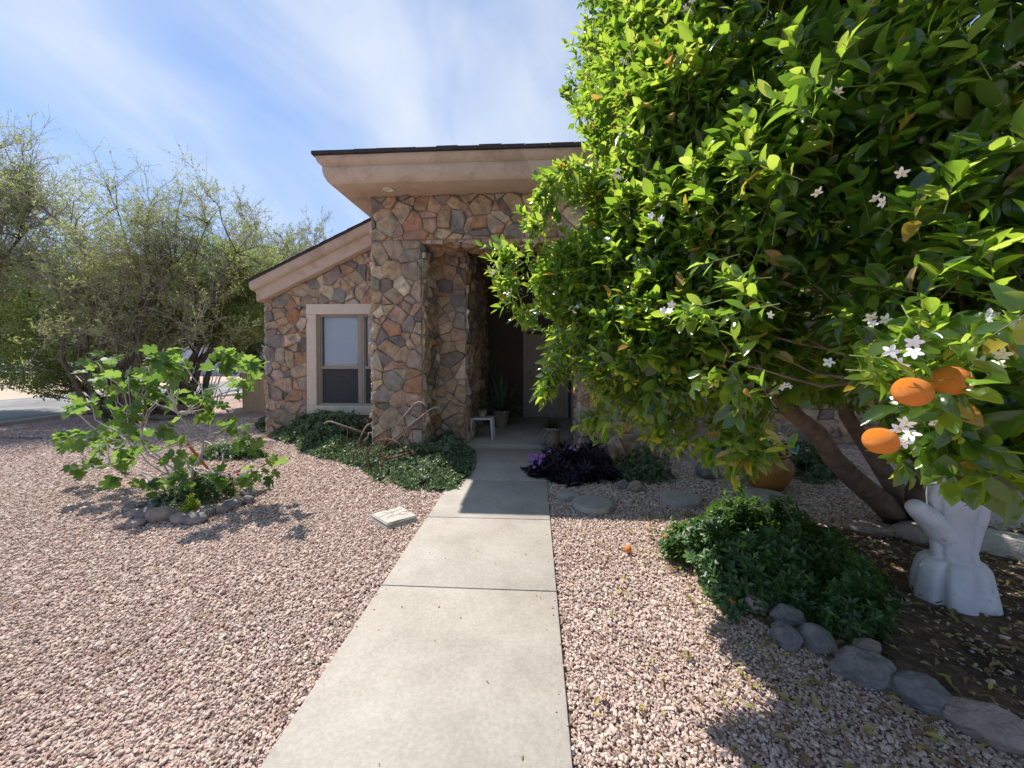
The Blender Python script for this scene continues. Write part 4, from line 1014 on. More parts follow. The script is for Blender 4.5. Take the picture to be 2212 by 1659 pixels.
airy_tree('palo_verde_tree', (-10.6, 15.5, 0), [((560, 480), 15.5), ((620, 500), 15), ((670, 520), 15), ((520, 540), 15.5), ((600, 560), 14.6), ((700, 540), 15.4)], 9,
          'pale yellow green wispy tree rising behind the low gable roof', 'paloverde', r0=.09, sub=(11, 9, 7), spread=(1.2, .8, .5), leaf=(.05, .11), nleaf_end=18)
# dense lower tree
def dense_tree(name, base, lobes, seed, label, lmat, nleaf, leaf=(.04, .08), limbs=6, w_=.5, group=None):
    random.seed(seed); base = Vector(base); t = thing(name, base, label, 'tree', group); b = MB()
    LBb = np.array([[*P(*pp, Y), r_] for pp, Y, r_ in lobes])
    for i in range(len(LBb)):
        tg = Vector(LBb[i, :3]); k = wob(base + Vector((0, 0, -.1)), tg, 8, .14, .05); b.tube(k, taper(.13, .02, 9), 8)
        for j in range(7):
            e = tg + Vector(rvec(1)[0])*LBb[i, 3]*.85; k2 = wob(k[5], e, 5, .15); b.tube(k2, taper(.03, .006, 6), 5)
    b.build('trunk', M['bark'], t, smooth=True)
    w = LBb[:, 3]**2.4; kk = rng.choice(len(LBb), nleaf, p=w/w.sum()); d = rvec(nleaf); rr = LBb[kk, 3]*np.clip(1 - np.abs(rng.normal(0, .22, nleaf)), .1, 1.1)
    bumpn = np.array([mnoise.noise(Vector(v)) for v in (d*2.5 + LBb[kk, :3])]); fine = np.array([mnoise.noise(Vector(v)) for v in (d*7 + LBb[kk, :3]*2)])
    p = LBb[kk, :3] + d*(rr*(1 + .35*bumpn + .18*fine))[:, None]; p[:, 2] = LBb[kk, 2] + (p[:, 2]-LBb[kk, 2])*.85
    keep = p[:, 2] > .25; p = p[keep]; m_ = len(p)
    l_ = rng.uniform(*leaf, m_); V, T = leaves(p, rvec(m_) + [[0, 0, -.2]], rvec(m_)*.8 + [[0, 0, .8]], l_, l_*w_, .2, .15, LEAF4)
    tri_mesh('crown', V, T, M[lmat], t); return t
dense_tree('dense_tree', G(300, 905) + Vector((.3, .5, 0)), [((60, 640), 10.2, 1.3), ((170, 700), 9.6, 1.15), ((60, 790), 9.4, .75), ((120, 830), 9.2, .45), ((290, 640), 10.2, 1.25), ((400, 640), 10.4, 1.2), ((480, 590), 10.6, 1.1), ((330, 740), 9.8, .75), ((230, 780), 9.6, .7), ((520, 690), 10.6, .85), ((-60, 640), 10.4, 1.3), ((555, 600), 10.8, .8), ((-20, 720), 10, .9), ((440, 700), 10.4, .8)], 21,
           'low dense dark green tree filling the space beneath the mesquite twigs', 'mesquite_dense', 125000, (.055, .115), w_=.40)
dense_tree('bushy_tree', (-8.4, 12.5, 0), [((520, 730), 12, .8), ((545, 790), 12, .5), ((520, 650), 12.4, .9)], 22, 'leafy green bush tucked against the left corner of the stone wall', 'ivy', 16000, (.06, .11))

# ------------------------------------------------------------------ fig
FB = G(425, 1072); FB.z = 0
fig = thing('fig_tree', FB, 'young fig tree with pale bare stems and large lobed leaves inside a ring of stones', 'tree')
FC = [(1060,380,4),(1085,450,5),(620,460,4),(720,430,4),(690,560,5),(830,560,4),(930,590,4),(1090,560,5),(1130,480,5),(1440,380,5),(1420,470,4),(1600,450,6),(1640,500,4),(1550,570,4),(560,700,6),(480,720,5),(900,690,4),(820,780,5),(1120,670,5),(1040,660,3),(1320,690,5),(1400,730,5),(1270,760,4),(400,980,6),(470,940,5),(560,940,5),(700,900,6),(800,960,5),(640,1010,5),(830,1020,5),(920,950,4),(1090,860,4),(1480,880,4),(1540,860,4),(1120,1000,4),(1200,1100,4),(550,1130,5),(750,1120,4),(960,1230,5),(700,1270,6),(1080,1220,4),(1180,1150,3),(1320,1230,4),(1400,1180,4),(1620,1170,5),(1740,1130,4),(1600,970,3),(760,650,3),(1000,430,3),(1500,420,3),(960,500,3),(1180,440,3)]
random.seed(31); b = MB(); cl = []
stems = []
for i, (zx, zy, k) in enumerate(FC):
    px, py = zx*.3333, zy*.3333 + 627
    off = (px - 425)/300; Y = FB.y + random.uniform(-.45, .45)*(1 - .35*abs(off))
    cl.append((P(px, py, Y), k))
heads = [c for c, k in cl]
mains = []
for i in range(11):
    tg = heads[int(i*len(heads)/11)]; k = wob(FB + Vector((random.uniform(-.08, .08), random.uniform(-.08, .08), -.04)), FB.lerp(tg, .62) + Vector((0, 0, -.05)), 7, .18, .10)
    b.tube(k, taper(random.uniform(.011, .017), .008, 8), 8); mains.append(k)
for c, k in cl:
    src = min([p for m_ in mains for p in m_[3:]], key=lambda q: (q-c).length + max(0, q.z-c.z)*2)
    q = wob(src, c, 6, .16, .07); b.tube(q, taper(.0078, .0045, 7), 6)
b.build('stems', M['fig_bark'], fig, smooth=True)
ps = []
for c, k in cl:
    k = k + 5
    for j in range(k):
        a = random.uniform(0, 6.28); el = random.uniform(-1.2, .9)
        d = np.array([[math.cos(a)*math.cos(el), math.sin(a)*math.cos(el), math.sin(el)]]); p = np.array([[c.x, c.y, c.z]]) + d*random.uniform(.01, .07) + np.array([[0, 0, -random.random()**2*.14]])
        L_ = random.uniform(.095, .165); ps.append(leaves(p, d, np.array([[0, 0, .8]]) + d*.4 + rvec(1)*.85, L_, L_*.95, .5, random.uniform(.1, .5), FIG))
        b2 = None
V, T = merge(ps); tri_mesh('foliage', V, T, M['figleaf'], fig)
# wooden stake of faded orange
b = MB(); b.tube([P(553, 1078 - 0, 4.35) + Vector((0, 0, 0)), P(548, 1078, 4.35)], .001) if False else None
a_, c_ = P(404, 958, 4.3), P(452, 1016, 4.4)
b.tube([a_, a_.lerp(c_, .5), c_], [.016, .015, .012], 4); setp(b.build('garden_stake', pm('orange_plastic', (.6, .17, .05), None, 3, .5, 0), loc=a_), 'faded orange stake leaning inside the fig stems', 'stake')
# plants at the foot of the fig
def bush(name, c, rx, ry, h, n_, leafL, mat, label, cat, extra=None, parent=None, W=.4, wn=4, kind=None, dens_low=0, tilt=.6, stem=False, tpl=LEAF4):
    c = Vector(c)
    t = thing(name, c, label, cat)
    a = rng.uniform(0, 6.28, n_); r_ = np.sqrt(rng.random(n_)); zz = rng.random(n_)**.5
    r_ = r_*np.array([1 + .32*mnoise.noise(Vector((math.cos(q)*1.8 + c.x*3, math.sin(q)*1.8, 4))) for q in a]); r_ = np.where(rng.random(n_) < .08, r_*1.18, r_)
    prof_ = np.sqrt(np.clip(1 - r_**2*.9, 0, 1))
    nz = np.array([mnoise.noise(Vector((math.cos(q)*s_*2.2 + c.x, math.sin(q)*s_*2.2 + c.y, 1))) + .6*mnoise.noise(Vector((math.cos(q)*s_*5 + c.x, math.sin(q)*s_*5 + c.y, 2))) for q, s_ in zip(a, r_)])
    x = c.x + np.cos(a)*r_*rx; y = c.y + np.sin(a)*r_*ry; z = c.z + h*prof_*zz*(1 + 1.0*nz)
    ax = nrm(np.stack([np.cos(a)*r_*.8, np.sin(a)*r_*.8, np.full(n_, .9)], 1) + rvec(n_)*.35)
    base_ = np.stack([x, y, np.maximum(z, .01)], 1); parts = []
    for f_ in (0, -.4, -.8): parts.append(whorls(base_ + ax*f_*leafL*1.1, ax, wn, leafL*(1 - .0*f_), leafL*W, tilt, .25, .2, tpl=tpl))
    V, T = merge(parts); tri_mesh('foliage', V, T, M[mat], t)
    if stem:
        g = base_.copy(); g[:, 2] = np.maximum(c.z - .01, base_[:, 2] - .16); g[:, :2] = base_[:, :2]*.94 + np.array([[c.x, c.y]])*.06
        sel = rng.random(n_) < .6; V, T = thin_tubes(g[sel], base_[sel], .0022, .0014); tri_mesh('stems', V, T, M['green_twig'], t)
    return t
def flowers(t, pts, mat, r_=.014, name='flower'):
    ps = []
    for q in pts:
        ax = nrm(np.array([list((CAM - Vector(q)).normalized() + Vector((0, 0, .5)))])); V, T = whorls(np.array([list(q)]), ax, 5, r_, r_*.7, .3, .1, .1); tri_mesh(name, V, T, M[mat], t)
fl = bush('flowering_plant', G(450, 1072), .34, .20, .26, 420, .028, 'mint', 'green leafy plant with crimson flowers below the right side of the fig', 'plant')
flowers(fl, [P(483, 1012, 4.3), P(495, 1025, 4.3), P(508, 1020, 4.3), P(513, 1026, 4.32), P(437, 1082, 4.1), P(442, 1078, 4.1), P(503, 1007, 4.35), P(447, 1070, 4.15), P(431, 1090, 4.05), P(515, 1018, 4.3)], 'redpetal', .022)
bush('bedding_plant', G(385, 1085), .26, .18, .15, 300, .03, 'ivy', 'low dark green plant at the left foot of the fig', 'plant')
bush('lime_plant', G(412, 1098), .07, .06, .10, 60, .03, 'limeleaf', 'small bright yellow green plant at the front of the stone ring', 'plant')
# stone ring
RING = [(1612,1310,.27,.13,'rockgrey','dark grey oval rock at the right rear end of the fig ring'),(1600,1352,.19,.11,'rockgrey','pale rounded rock just below the rear right rock of the fig ring'),(1510,1378,.28,.12,'rockgrey','smooth grey river rock right of the crimson flowers'),(1437,1412,.22,.09,'rocktan','flat tan rock on the right front of the fig ring'),(1342,1432,.23,.11,'rockgrey','grey rock right of the middle of the fig ring front'),(1255,1478,.31,.13,'rockgrey','long grey rock at the lowest point of the fig ring'),(1160,1478,.25,.12,'rocktan','small brown rock left of the long grey rock in the fig ring'),(1050,1462,.36,.19,'rocktan','largest reddish brown rock at the front of the fig ring'),(1000,1370,.24,.12,'rockgrey','pale grey rock at the back left of the fig ring'),(945,1448,.26,.14,'rockgrey','striped grey rock behind the largest brown rock of the fig ring'),(880,1502,.25,.10,'rocktan','flat rock at the lower left of the fig ring'),(840,1408,.24,.10,'rockgrey','greenish grey rock at the far left of the fig ring'),(905,1380,.20,.08,'rocktan','small tan rock at the upper left of the fig ring'),(870,1440,.22,.1,'rocktan','light tan rock between the far left and flat rocks of the fig ring')]
for i, (zx, zy, sz, hh, mt, lb) in enumerate(RING):
    c = G(zx*.3333, zy*.3333+627+5); rock('ring_rock', (c.x, c.y, -.01), (sz*.72, sz*.5, hh*.9), random.uniform(-.4, .6), mt, i+1, lb, 'rocks ringing the fig tree', sub=3)

# ------------------------------------------------------------------ ground cover beds
def cover(name, poly, hmax, n_, leafL, mat, label, seed, W=.6, hole=None, hf=None):
    pts = [G(*p_) for p_ in poly]; xs_ = [p.x for p in pts]; ys_ = [p.y for p in pts]
    x = rng.uniform(min(xs_), max(xs_), n_*3); y = rng.uniform(min(ys_), max(ys_), n_*3)
    ins = np.zeros(len(x), bool); j = len(pts)-1; dist = np.full(len(x), 9.)
    for i in range(len(pts)):
        xi, yi, xj, yj = xs_[i], ys_[i], xs_[j], ys_[j]
        c_ = ((yi > y) != (yj > y)) & (x < (xj-xi)*(y-yi)/((yj-yi) or 1e-9)+xi); ins ^= c_
        ex_, ey_ = xj-xi, yj-yi; t = np.clip(((x-xi)*ex_+(y-yi)*ey_)/(ex_*ex_+ey_*ey_), 0, 1); dist = np.minimum(dist, np.hypot(x-xi-t*ex_, y-yi-t*ey_)); j = i
    nz = np.array([mnoise.noise(Vector((q*2.4, w_*2.4, seed))) + .5*mnoise.noise(Vector((q*7, w_*7, seed))) for q, w_ in zip(x, y)])
    ins &= (dist > .04 + .26*nz - .1*(rng.random(len(x)) < .1)) & ((nz > -.55) | (rng.random(len(x)) < .25))
    if hole is not None: ins &= ~hole(x, y)
    x, y, dist, nz = x[ins][:n_], y[ins][:n_], dist[ins][:n_], nz[ins][:n_]; m_ = len(x)
    hm = hmax if hf is None else hf(x, y)
    top = hm*np.clip(dist/.34, .12, 1)*(1 + .6*nz); z = top*rng.random(m_)**.45
    ax = nrm(rvec(m_)*.6 + [[-.0, -.35, .8]])
    V, T = whorls(np.stack([x, y, z + .005], 1), ax, 3, leafL, leafL*W, .4, .15, .2, .5, LEAF4)
    A = np.stack([x, y, np.maximum(0, z-.12)], 1); sel = rng.random(m_) < .25
    tubes = thin_tubes(A[sel], np.stack([x, y, z], 1)[sel] + rng.normal(0, .03, (sel.sum(), 3)), .002, .0015)
    o = tri_mesh(name, V, T, M[mat]); return setp(o, label, 'ground cover', kind='stuff')
cover('vine_bed', [(690, 990), (640, 968), (560, 930), (548, 918), (810, 908), (815, 985), (740, 992)], .50, 15000, .055, 'ivy', 'thick dark vine bed below the stucco framed window', 3,
      hf=lambda x, y: np.where(y > 6.3, .46, .24))
cover('vine_bed', [(690, 985), (800, 960), (905, 972), (1000, 958), (1030, 985), (1020, 1025), (985, 1062), (900, 1058), (830, 1050), (775, 1010)], .30, 8500, .050, 'ivy', 'trailing vine spilling round the foot of the left stone pillar onto the path', 4,
      hole=lambda x, y: (x > PL0) & (x < PL1) & (y > YF), hf=lambda x, y: .10 + .09*np.clip((x+2.2)/1.0, 0, 1) + .08*(y > 5.4))
bush('lime_weeds', G(500, 985), .5, .25, .22, 300, .05, 'mint', 'loose bright weeds at the left end of the vine bed', 'plant')

mint = bush('mint_shrub', G(1655, 1245) + Vector((.02, .12, 0)), .70, .54, .36, 2000, .056, 'mint', 'bushy mint shrub with small paired leaves behind the border rocks', 'shrub', stem=True)
bush('mint_clump', G(1840, 1350) + Vector((0, .05, 0)), .22, .18, .27, 260, .048, 'mint', 'separate low clump of broader mint leaves left of the white pedestal', 'shrub')
bush('green_bush', G(1385, 1030), .42, .26, .30, 700, .035, 'ivy', 'shaded small leaved green bush between the purple plant and the grey stones', 'shrub')
pu = bush('purple_plant', G(1240, 1033) + Vector((.02, .15, 0)), .62, .36, .30, 900, .10, 'purple', 'dark purple plant with pink violet flowers beside the path', 'plant', W=.26, wn=3, tilt=.9)
flowers(pu, [P(1152+random.uniform(-8, 24), 990+random.uniform(-10, 22), 4.95+random.uniform(-.1, .1)) for _ in range(16)] + [P(1175, 985, 5.0), P(1187, 974, 5.1), P(1232, 968, 5.2), P(1240, 972, 5.2)], 'violet', .028)
bush('shade_bush', G(1745, 1020), .5, .4, .35, 600, .05, 'ivy', 'shaded bush to the right of the amber pot', 'shrub')

# ------------------------------------------------------------------ small stones by the shaded bush
for (px, py, sz, hh, mt, lb) in ((1345, 1052, .14, .12, 'rockgrey', 'small dark stone left of the pale stone under the green bush'), (1372, 1058, .2, .14, 'rocktan', 'pale stone in front of the green bush')):
    c = G(px, py); rock('shade_stone', c, (sz, sz*.7, hh), .2, mt, px, lb, 'stones by the green bush', sub=3)
# border rocks along the planting bed
BR = [(1712,1352,.30,.20,.14,.1,'rockgrey','flat pale rock at the upper end of the border beside the mint'),(1706,1395,.24,.20,.13,-.5,'rockblue','smooth round bluish rock at the upper end of the border'),(1775,1400,.33,.2,.16,-.35,'rockgrey','speckled angular rock third along the border'),
      (1885,1478,.46,.24,.19,-.45,'rockgrey','largest long grey rock in the border with a crease across it'),(2018,1535,.36,.28,.16,-.3,'rockblue','dark bluish rounded rock after the largest border rock'),(2165,1610,.52,.28,.15,-.5,'rocktan','brown slab like rock in the lower right corner'),
      (1885,1408,.20,.14,.08,.2,'rocktan','small rock tucked behind the largest border rock'),(1640,1318,.22,.18,.12,.2,'rocktan','rock nearly covered by the mint above the border')]
for i, (px, py, a, c_, h_, rot, mt, lb) in enumerate(BR):
    g = G(px, py); rock('border_rock', (g.x, g.y + c_*.2, -.01), (a*.64, c_*.72, h_*1.0), rot, mt, 40+i, lb, 'rocks bordering the planting bed', sharp=.55 if i in (2, 3, 5) else .15, sub=5)
for (px, py, a, h_, lb) in ((1880, 1150, .42, .14, 'half buried brown rock left of the pair in shade behind the mint'), (1990, 1165, .45, .18, 'half buried brown rock between the tree trunk and the white pedestal')):
    g = G(px, py); rock('bed_rock', g, (a, a*.55, h_), -.2, 'rocktan', px*.1, lb, 'half buried rocks near the trunk', sub=4, sharp=.3)

# ------------------------------------------------------------------ stepping stones
def disc(px, py, r_, lb, ang=0):
    g = G(px, py, .03); b = MB(); pr = [(r_*.9, -.03), (r_, -.02), (r_, .025), (r_*.985, .036), (r_*.95, .04), (r_*.6, .041), (r_*.2, .0405), (.001, .0405)]
    b.lathe(pr, (0, 0, 0), 56, .02)
    o = b.build('round_stepping_stone', M['flag'], smooth=False, auto=35); o.location = (g.x, g.y, .01); o.rotation_euler = (random.uniform(-.02, .02), random.uniform(-.02, .02), ang)
    setp(o, lb, 'stepping stone', 'round stepping stones in the shade'); return o
disc(1281, 1087, .215, 'round stepping stone nearest the path')
disc(1470, 1076, .215, 'round stepping stone with a broken rim, partly behind the mint tip')
disc(1655, 1070, .21, 'round stepping stone in front of the amber pot')
g = G(1226, 1067, .03); b = MB(); b.box((-.125, -.09, -.03), (.125, .09, .035), .01)
o = b.build('small_paver', M['flag'], auto=40); o.location = (g.x, g.y, .005); o.rotation_euler = (0, 0, -.05); setp(o, 'small rectangular paver at the path edge below the purple plant', 'paver')
# engraved square slab, two layers
g = G(851, 1117, .06)
slab = thing('garden_slab', (g.x, g.y, 0), 'sandy square slab pressed with leaf shapes, lying alone on the gravel left of the path', 'paver')
q = [G(800, 1110, .05), G(835, 1131, .05), G(903, 1113, .05), G(867, 1092, .05)]
def slabmesh(q, z0, z1, grow):
    cc = sum(q, Vector())/4; bm = bmesh.new(); vs = [bm.verts.new(((p.x-cc.x)*grow+cc.x, (p.y-cc.y)*grow+cc.y, z)) for z in (z0, z1) for p in q]
    for f_ in ((3, 2, 1, 0), (4, 5, 6, 7), (0, 1, 5, 4), (1, 2, 6, 5), (2, 3, 7, 6), (3, 0, 4, 7)): bm.faces.new([vs[i] for i in f_])
    bmesh.ops.bevel(bm, geom=list(bm.edges), offset=.009, segments=2, affect='EDGES'); bmesh.ops.subdivide_edges(bm, edges=bm.edges[:], cuts=2)
    for v in bm.verts: v.co += Vector((mnoise.noise(v.co*9), mnoise.noise(v.co*9+Vector((5, 0, 0))), .4*mnoise.noise(v.co*9+Vector((0, 5, 0)))))*.008
    bmesh.ops.recalc_face_normals(bm, faces=bm.faces[:])
    b = MB(); bm.verts.index_update(); b.add([v.co.copy() for v in bm.verts], [tuple(v.index for v in f_.verts) for f_ in bm.faces]); bm.free(); return b
slabmesh(q, -.02, .018, 1.0).build('lower_layer', M['paver'], slab, auto=40)
slabmesh(q, .019, .048, .985).build('upper_layer', M['paver'], slab, auto=40)
b = MB(); cc = sum(q, Vector())/4; M['groove'] = pm('pressed_groove', (.3, .27, .22), None, 4, 1, 0)
for a_, c_ in (((818, 1118), (868, 1098)), ((825, 1108), (850, 1108)), ((832, 1102), (852, 1106)), ((845, 1116), (866, 1108)), ((862, 1112), (880, 1110)), ((866, 1104), (884, 1104)), ((836, 1120), (850, 1110))):
    k_ = wob(G(*a_, .0492), G(*c_, .0492), 6, .12); b.tube([(p.x, p.y, .0498) for p in k_], .0022, 4)
b.build('pressed_leaf_pattern', M['groove'], slab)

# ------------------------------------------------------------------ pots
def pot(name, px, py, R_, h, prof, mat, lb, rim=None, n=40):
    g = G(px, py); t = thing(name, g, lb, 'potted plant'); b = MB(); b.lathe([(r_*R_, z*h) for r_, z in prof], g, n)
    b.build('pot', M[mat], t, auto=50); b = MB(); zt = [z for r_, z in prof if r_ > .3][-1]
    b.lathe([(prof[-1][0]*R_*.96, 0), (.001, .01)], g + Vector((0, 0, prof[-1][1]*h)), 24); b.build('soil', M['soil'], t); return t, g
def blades(t, c, n_, L_, W_, mat='strap', droop=.9, up=.9, name='foliage'):
    a = rng.uniform(0, 6.28, n_); e = rng.uniform(.25, 1.4, n_)*up; base = np.array(c) + rng.normal(0, .025, (n_, 3))*[1, 1, .2]
    parts = []; d = np.stack([np.cos(a)*np.cos(e), np.sin(a)*np.cos(e), np.sin(e)], 1); p = base; l_ = L_*rng.uniform(.6, 1.2, n_)
    segs = 5; V = []; 
    for s_ in range(segs+1):
        t_ = s_/segs; q = base + d*(l_*t_)[:, None]; q[:, 2] -= droop*l_*t_**2*np.cos(e)*.8
        side = np.stack([-np.sin(a), np.cos(a), 0*a], 1); w_ = W_*(1 - t_**2)*.5 + .0008
        V.append(np.stack([q - side*w_, q + side*w_], 1))
    V = np.stack(V, 1).reshape(n_, -1, 3); f = []
    for s_ in range(segs): k_ = s_*2; f += [[k_, k_+1, k_+3], [k_, k_+3, k_+2]]
    T = (np.array(f)[None] + (np.arange(n_)*V.shape[1])[:, None, None]).reshape(-1, 3)
    tri_mesh(name, V.reshape(-1, 3), T, M[mat], t)
big = [(.55, 0), (.62, .03), (.82, .22), (.97, .45), (1.0, .6), (.95, .75), (.80, .87), (.76, .90), (.84, .94), (.88, .98), (.86, 1.0), (.78, 1.0), (.74, .9)]
t, g = pot('glazed_pot', 1655, 1052, .285, .44, big, 'glaze', 'wide amber glazed pot with a drooping plant in the shade of the orange tree', 44)
blades(t, g + Vector((0, 0, .40)), 140, .30, .012)
# porch pots, stand table
sm = [(.6, 0), (.64, .03), (.8, .5), (.9, .85), (1.0, .88), (1.0, .97), (.96, 1.0), (.9, 1.0), (.86, .92)]
PZ = .085
g0 = G(1193, 963, PZ)
t = thing('potted_spider_plant', g0, 'clay pot of wiry drooping leaves on the porch edge right of the step', 'potted plant'); b = MB(); b.lathe([(r_*.16, z*.32) for r_, z in sm], g0, 32); b.build('pot', M['clay'], t, auto=50)
b = MB(); b.lathe([(.15, .0), (.19, .012), (.2, .03), (.195, .03), (.15, .014)], g0 - Vector((0, 0, .0)), 32); b.build('saucer', M['clay'], t, auto=50)
blades(t, g0 + Vector((0, 0, .30)), 170, .42, .012)
# white table
ta, tb_ = G(1020, 948, PZ), G(1066, 955, PZ)
cx = (ta.x + tb_.x)/2; Yt = 7.0; cx = (1042-1156)*Yt/831; wd, hh = .205, .40
tt_ = thing('side_table', (cx, Yt, PZ), 'low white plastic side table beside the inner stone wall', 'table')
b = MB(); b.box((cx-wd, Yt-.19, PZ+hh-.03), (cx+wd, Yt+.19, PZ+hh), .01); b.build('table_top', M['white_plastic'], tt_, auto=40)
for sx_ in (-1, 1):
    for sy_ in (-1, 1):
        b = MB(); x0 = cx+sx_*(wd-.028); y0 = Yt+sy_*.165
        b.tube([(x0+sx_*.022, y0+sy_*.01, PZ), (x0+sx_*.006, y0, PZ+.25), (x0, y0, PZ+hh-.031)], [.017, .024, .03], 4); b.build('leg', M['white_plastic'], tt_)
g1 = Vector((cx, Yt, PZ+hh)); t = thing('potted_grass_plant', g1, 'spiky grassy plant in a small pot on the white table', 'potted plant'); b = MB(); b.lathe([(r_*.09, z*.14) for r_, z in sm], g1, 24); b.build('pot', M['clay'], t, auto=50)
blades(t, g1 + Vector((0, 0, .12)), 150, .36, .010, up=1.0)
# dark leafy plants deeper in the porch
g2 = Vector(((1082-1156)*8.2/831, 8.2, PZ)); t = thing('potted_palm', g2, 'dark tall leafy plant deep inside the entry', 'potted plant'); b = MB(); b.lathe([(r_*.2, z*.36) for r_, z in sm], g2, 24); b.build('pot', M['clay'], t, auto=50)
blades(t, g2 + Vector((0, 0, .33)), 130, .85, .035, 'ivy', .7, 1.1)
g2 = Vector((.85, 6.95, PZ)); t = thing('potted_fern', g2, 'bushy dark plant against the right pillar of the entry', 'potted plant'); b = MB(); b.lathe([(r_*.17, z*.3) for r_, z in sm], g2, 24); b.build('pot', M['clay'], t, auto=50)
blades(t, g2 + Vector((0, 0, .28)), 160, .55, .02, 'ivy', .8, 1.1)

# ------------------------------------------------------------------ white tree shaped pedestal
def skin_obj(name, nodes, edges, mat, parent, loc, lv=2):
    me = bpy.data.meshes.new(name); off = base_of(parent) if parent else Vector(loc)
    me.from_pydata([tuple(Vector(p)-off) for p, r_ in nodes], edges, []); o = link(name, me, mat, parent, False, loc)
    m = o.modifiers.new('skin', 'SKIN'); m.use_smooth_shade = True
    for i, (p, r_) in enumerate(nodes): me.skin_vertices[0].data[i].radius = (r_, r_) if not isinstance(r_, tuple) else r_
    me.skin_vertices[0].data[0].use_root = True
    s_ = o.modifiers.new('sub', 'SUBSURF'); s_.levels = lv; s_.render_levels = lv; return o
pc = G(2080, 1300); Yp = pc.y + .06
ped = thing('garden_pedestal', (pc.x, Yp, 0), 'white painted concrete pedestal shaped like a forked tree stump with a fluted foot', 'garden ornament')
# body by stacked rings whose outline is pulled into lobes
b = MB(); n_ = 96; rings = []
def pr_(z, rx, ry, lob, ox=0, ph=0, k=9, flare=0):
    out = []
    for i in range(n_):
        a = 2*math.pi*i/n_; aw = a + .30*math.sin(2*a + 1) + .16*math.sin(3*a); s_ = abs(math.sin(aw*k/2 + ph)); r_ = 1 - lob*(1-s_)**3 + .09*mnoise.noise(Vector((math.cos(a)*1.5, math.sin(a)*1.5, z*4))) + .025*mnoise.noise(Vector((math.cos(a)*5, math.sin(a)*5, z*16)))
        out.append(Vector((pc.x+ox+rx*r_*math.cos(a), Yp+ry*r_*math.sin(a), z)))
    return out
lv_ = [(-.01, .225, .19, .28), (.03, .222, .185, .30), (.10, .212, .175, .28), (.17, .198, .165, .24), (.225, .182, .15, .20), (.245, .165, .135, .16), (.258, .140, .12, .12), (.264, .122, .105, .08), (.27, .120, .104, .14), (.32, .115, .10, .24), (.42, .118, .10, .26), (.50, .128, .105, .22), (.58, .142, .11, .18), (.66, .155, .115, .15), (.72, .160, .112, .12), (.79, .140, .10, .10), (.84, .11, .08, .06), (.855, .05, .04, 0)]
for j, (z, rx, ry, lob) in enumerate(lv_): rings += pr_(z, rx, ry, lob, ox=.0 if z < .3 else (-.01 + .03*max(0, z-.5)/.3), k=8 if z < .262 else 5, ph=.3)
fs = [(r_*n_+i, r_*n_+(i+1) % n_, (r_+1)*n_+(i+1) % n_, (r_+1)*n_+i) for r_ in range(len(lv_)-1) for i in range(n_)]
fs.append(tuple((len(lv_)-1)*n_+i for i in range(n_))); b.add(rings, fs)
b.build('stem_and_foot', M['white_paint'], ped, smooth=True)
def wp(px, py, Y=None): return P(px, py, Y or Yp)
pcx = pc.x
skin_obj('left_fork', [((pcx-.01, Yp, .38), .095), (wp(2040, 1150), .100), (wp(2010, 1120), .082), (wp(1982, 1100), .068), (wp(1966, 1084), .052)], [(0, 1), (1, 2), (2, 3), (3, 4)], M['white_paint'], ped, None)
skin_obj('right_fork', [((pcx+.03, Yp, .62), .085), (wp(2112, 1100), .070), (wp(2118, 1060), .055), (wp(2112, 1030), .048), (wp(2108, 1000), .042)], [(0, 1), (1, 2), (2, 3), (3, 4)], M['white_paint'], ped, None)
skin_obj('middle_fork', [((pcx-.02, Yp-.01, .70), .06), (wp(2075, 1055, Yp-.02), .045), (wp(2070, 1030, Yp-.02), .042), (wp(2068, 1020, Yp-.02), .036)], [(0, 1), (1, 2), (2, 3)], M['white_paint'], ped, None)
skin_obj('knot', [((pcx+.075, Yp-.05, .70), .05), ((pcx+.085, Yp-.055, .60), .062), ((pcx+.07, Yp-.05, .46), .045), ((pcx+.055, Yp-.05, .30), .03)], [(0, 1), (1, 2), (2, 3)], M['white_paint'], ped, None)

# ------------------------------------------------------------------ antique cultivators
def zf(zx, zy, Y): return P(516+zx*.2333, 811+zy*.2333, Y)
Y1 = 5.2; wc = zf(1365, 760, Y1); RW = .262
cu = thing('antique_cultivator', (wc.x, Y1, 0), 'rusty old wheel cultivator with two curved wooden handles leaning at the left stone pillar', 'garden tool')
wh = MB(); wr = bpy.data.objects.new('wheel', None); COL.objects.link(wr); wr.parent = cu
n_ = 48; tv = .18
def wpt(a, r_, o=0): return wc + Vector((math.cos(a)*r_*math.cos(tv), math.cos(a)*r_*math.sin(tv)+o, math.sin(a)*r_))
for i in range(n_):
    a, c = 2*math.pi*i/n_, 2*math.pi*(i+1)/n_
    q = [wpt(a, RW, -.014), wpt(c, RW, -.014), wpt(c, RW, .014), wpt(a, RW, .014), wpt(a, RW-.018, -.014), wpt(c, RW-.018, -.014), wpt(c, RW-.018, .014), wpt(a, RW-.018, .014)]
    wh.add(q, [(0, 3, 2, 1), (4, 5, 6, 7), (0, 1, 5, 4), (2, 3, 7, 6)])
wh.build('rim', M['rust'], wr)
for i in range(8):
    a = i*math.pi/4 + .3; b = MB(); b.tube([wc, wpt(a, RW-.008)], .0045, 6); b.build('spoke', M['rust'], wr)
b = MB(); b.tube([wc+Vector((0, -.04, 0)), wc+Vector((0, .04, 0))], .022, 14); b.build('hub', M['rust'], wr)
def strip(pts, rx=.016, n=6): b = MB(); b.tube(pts, rx, n); return b
strip([zf(1310, 740, Y1-.06), zf(1300, 700, Y1-.06), zf(1440, 480, Y1-.06), zf(1590, 300, Y1-.05)], .0085).build('frame_bar', M['rust'], cu, smooth=True)
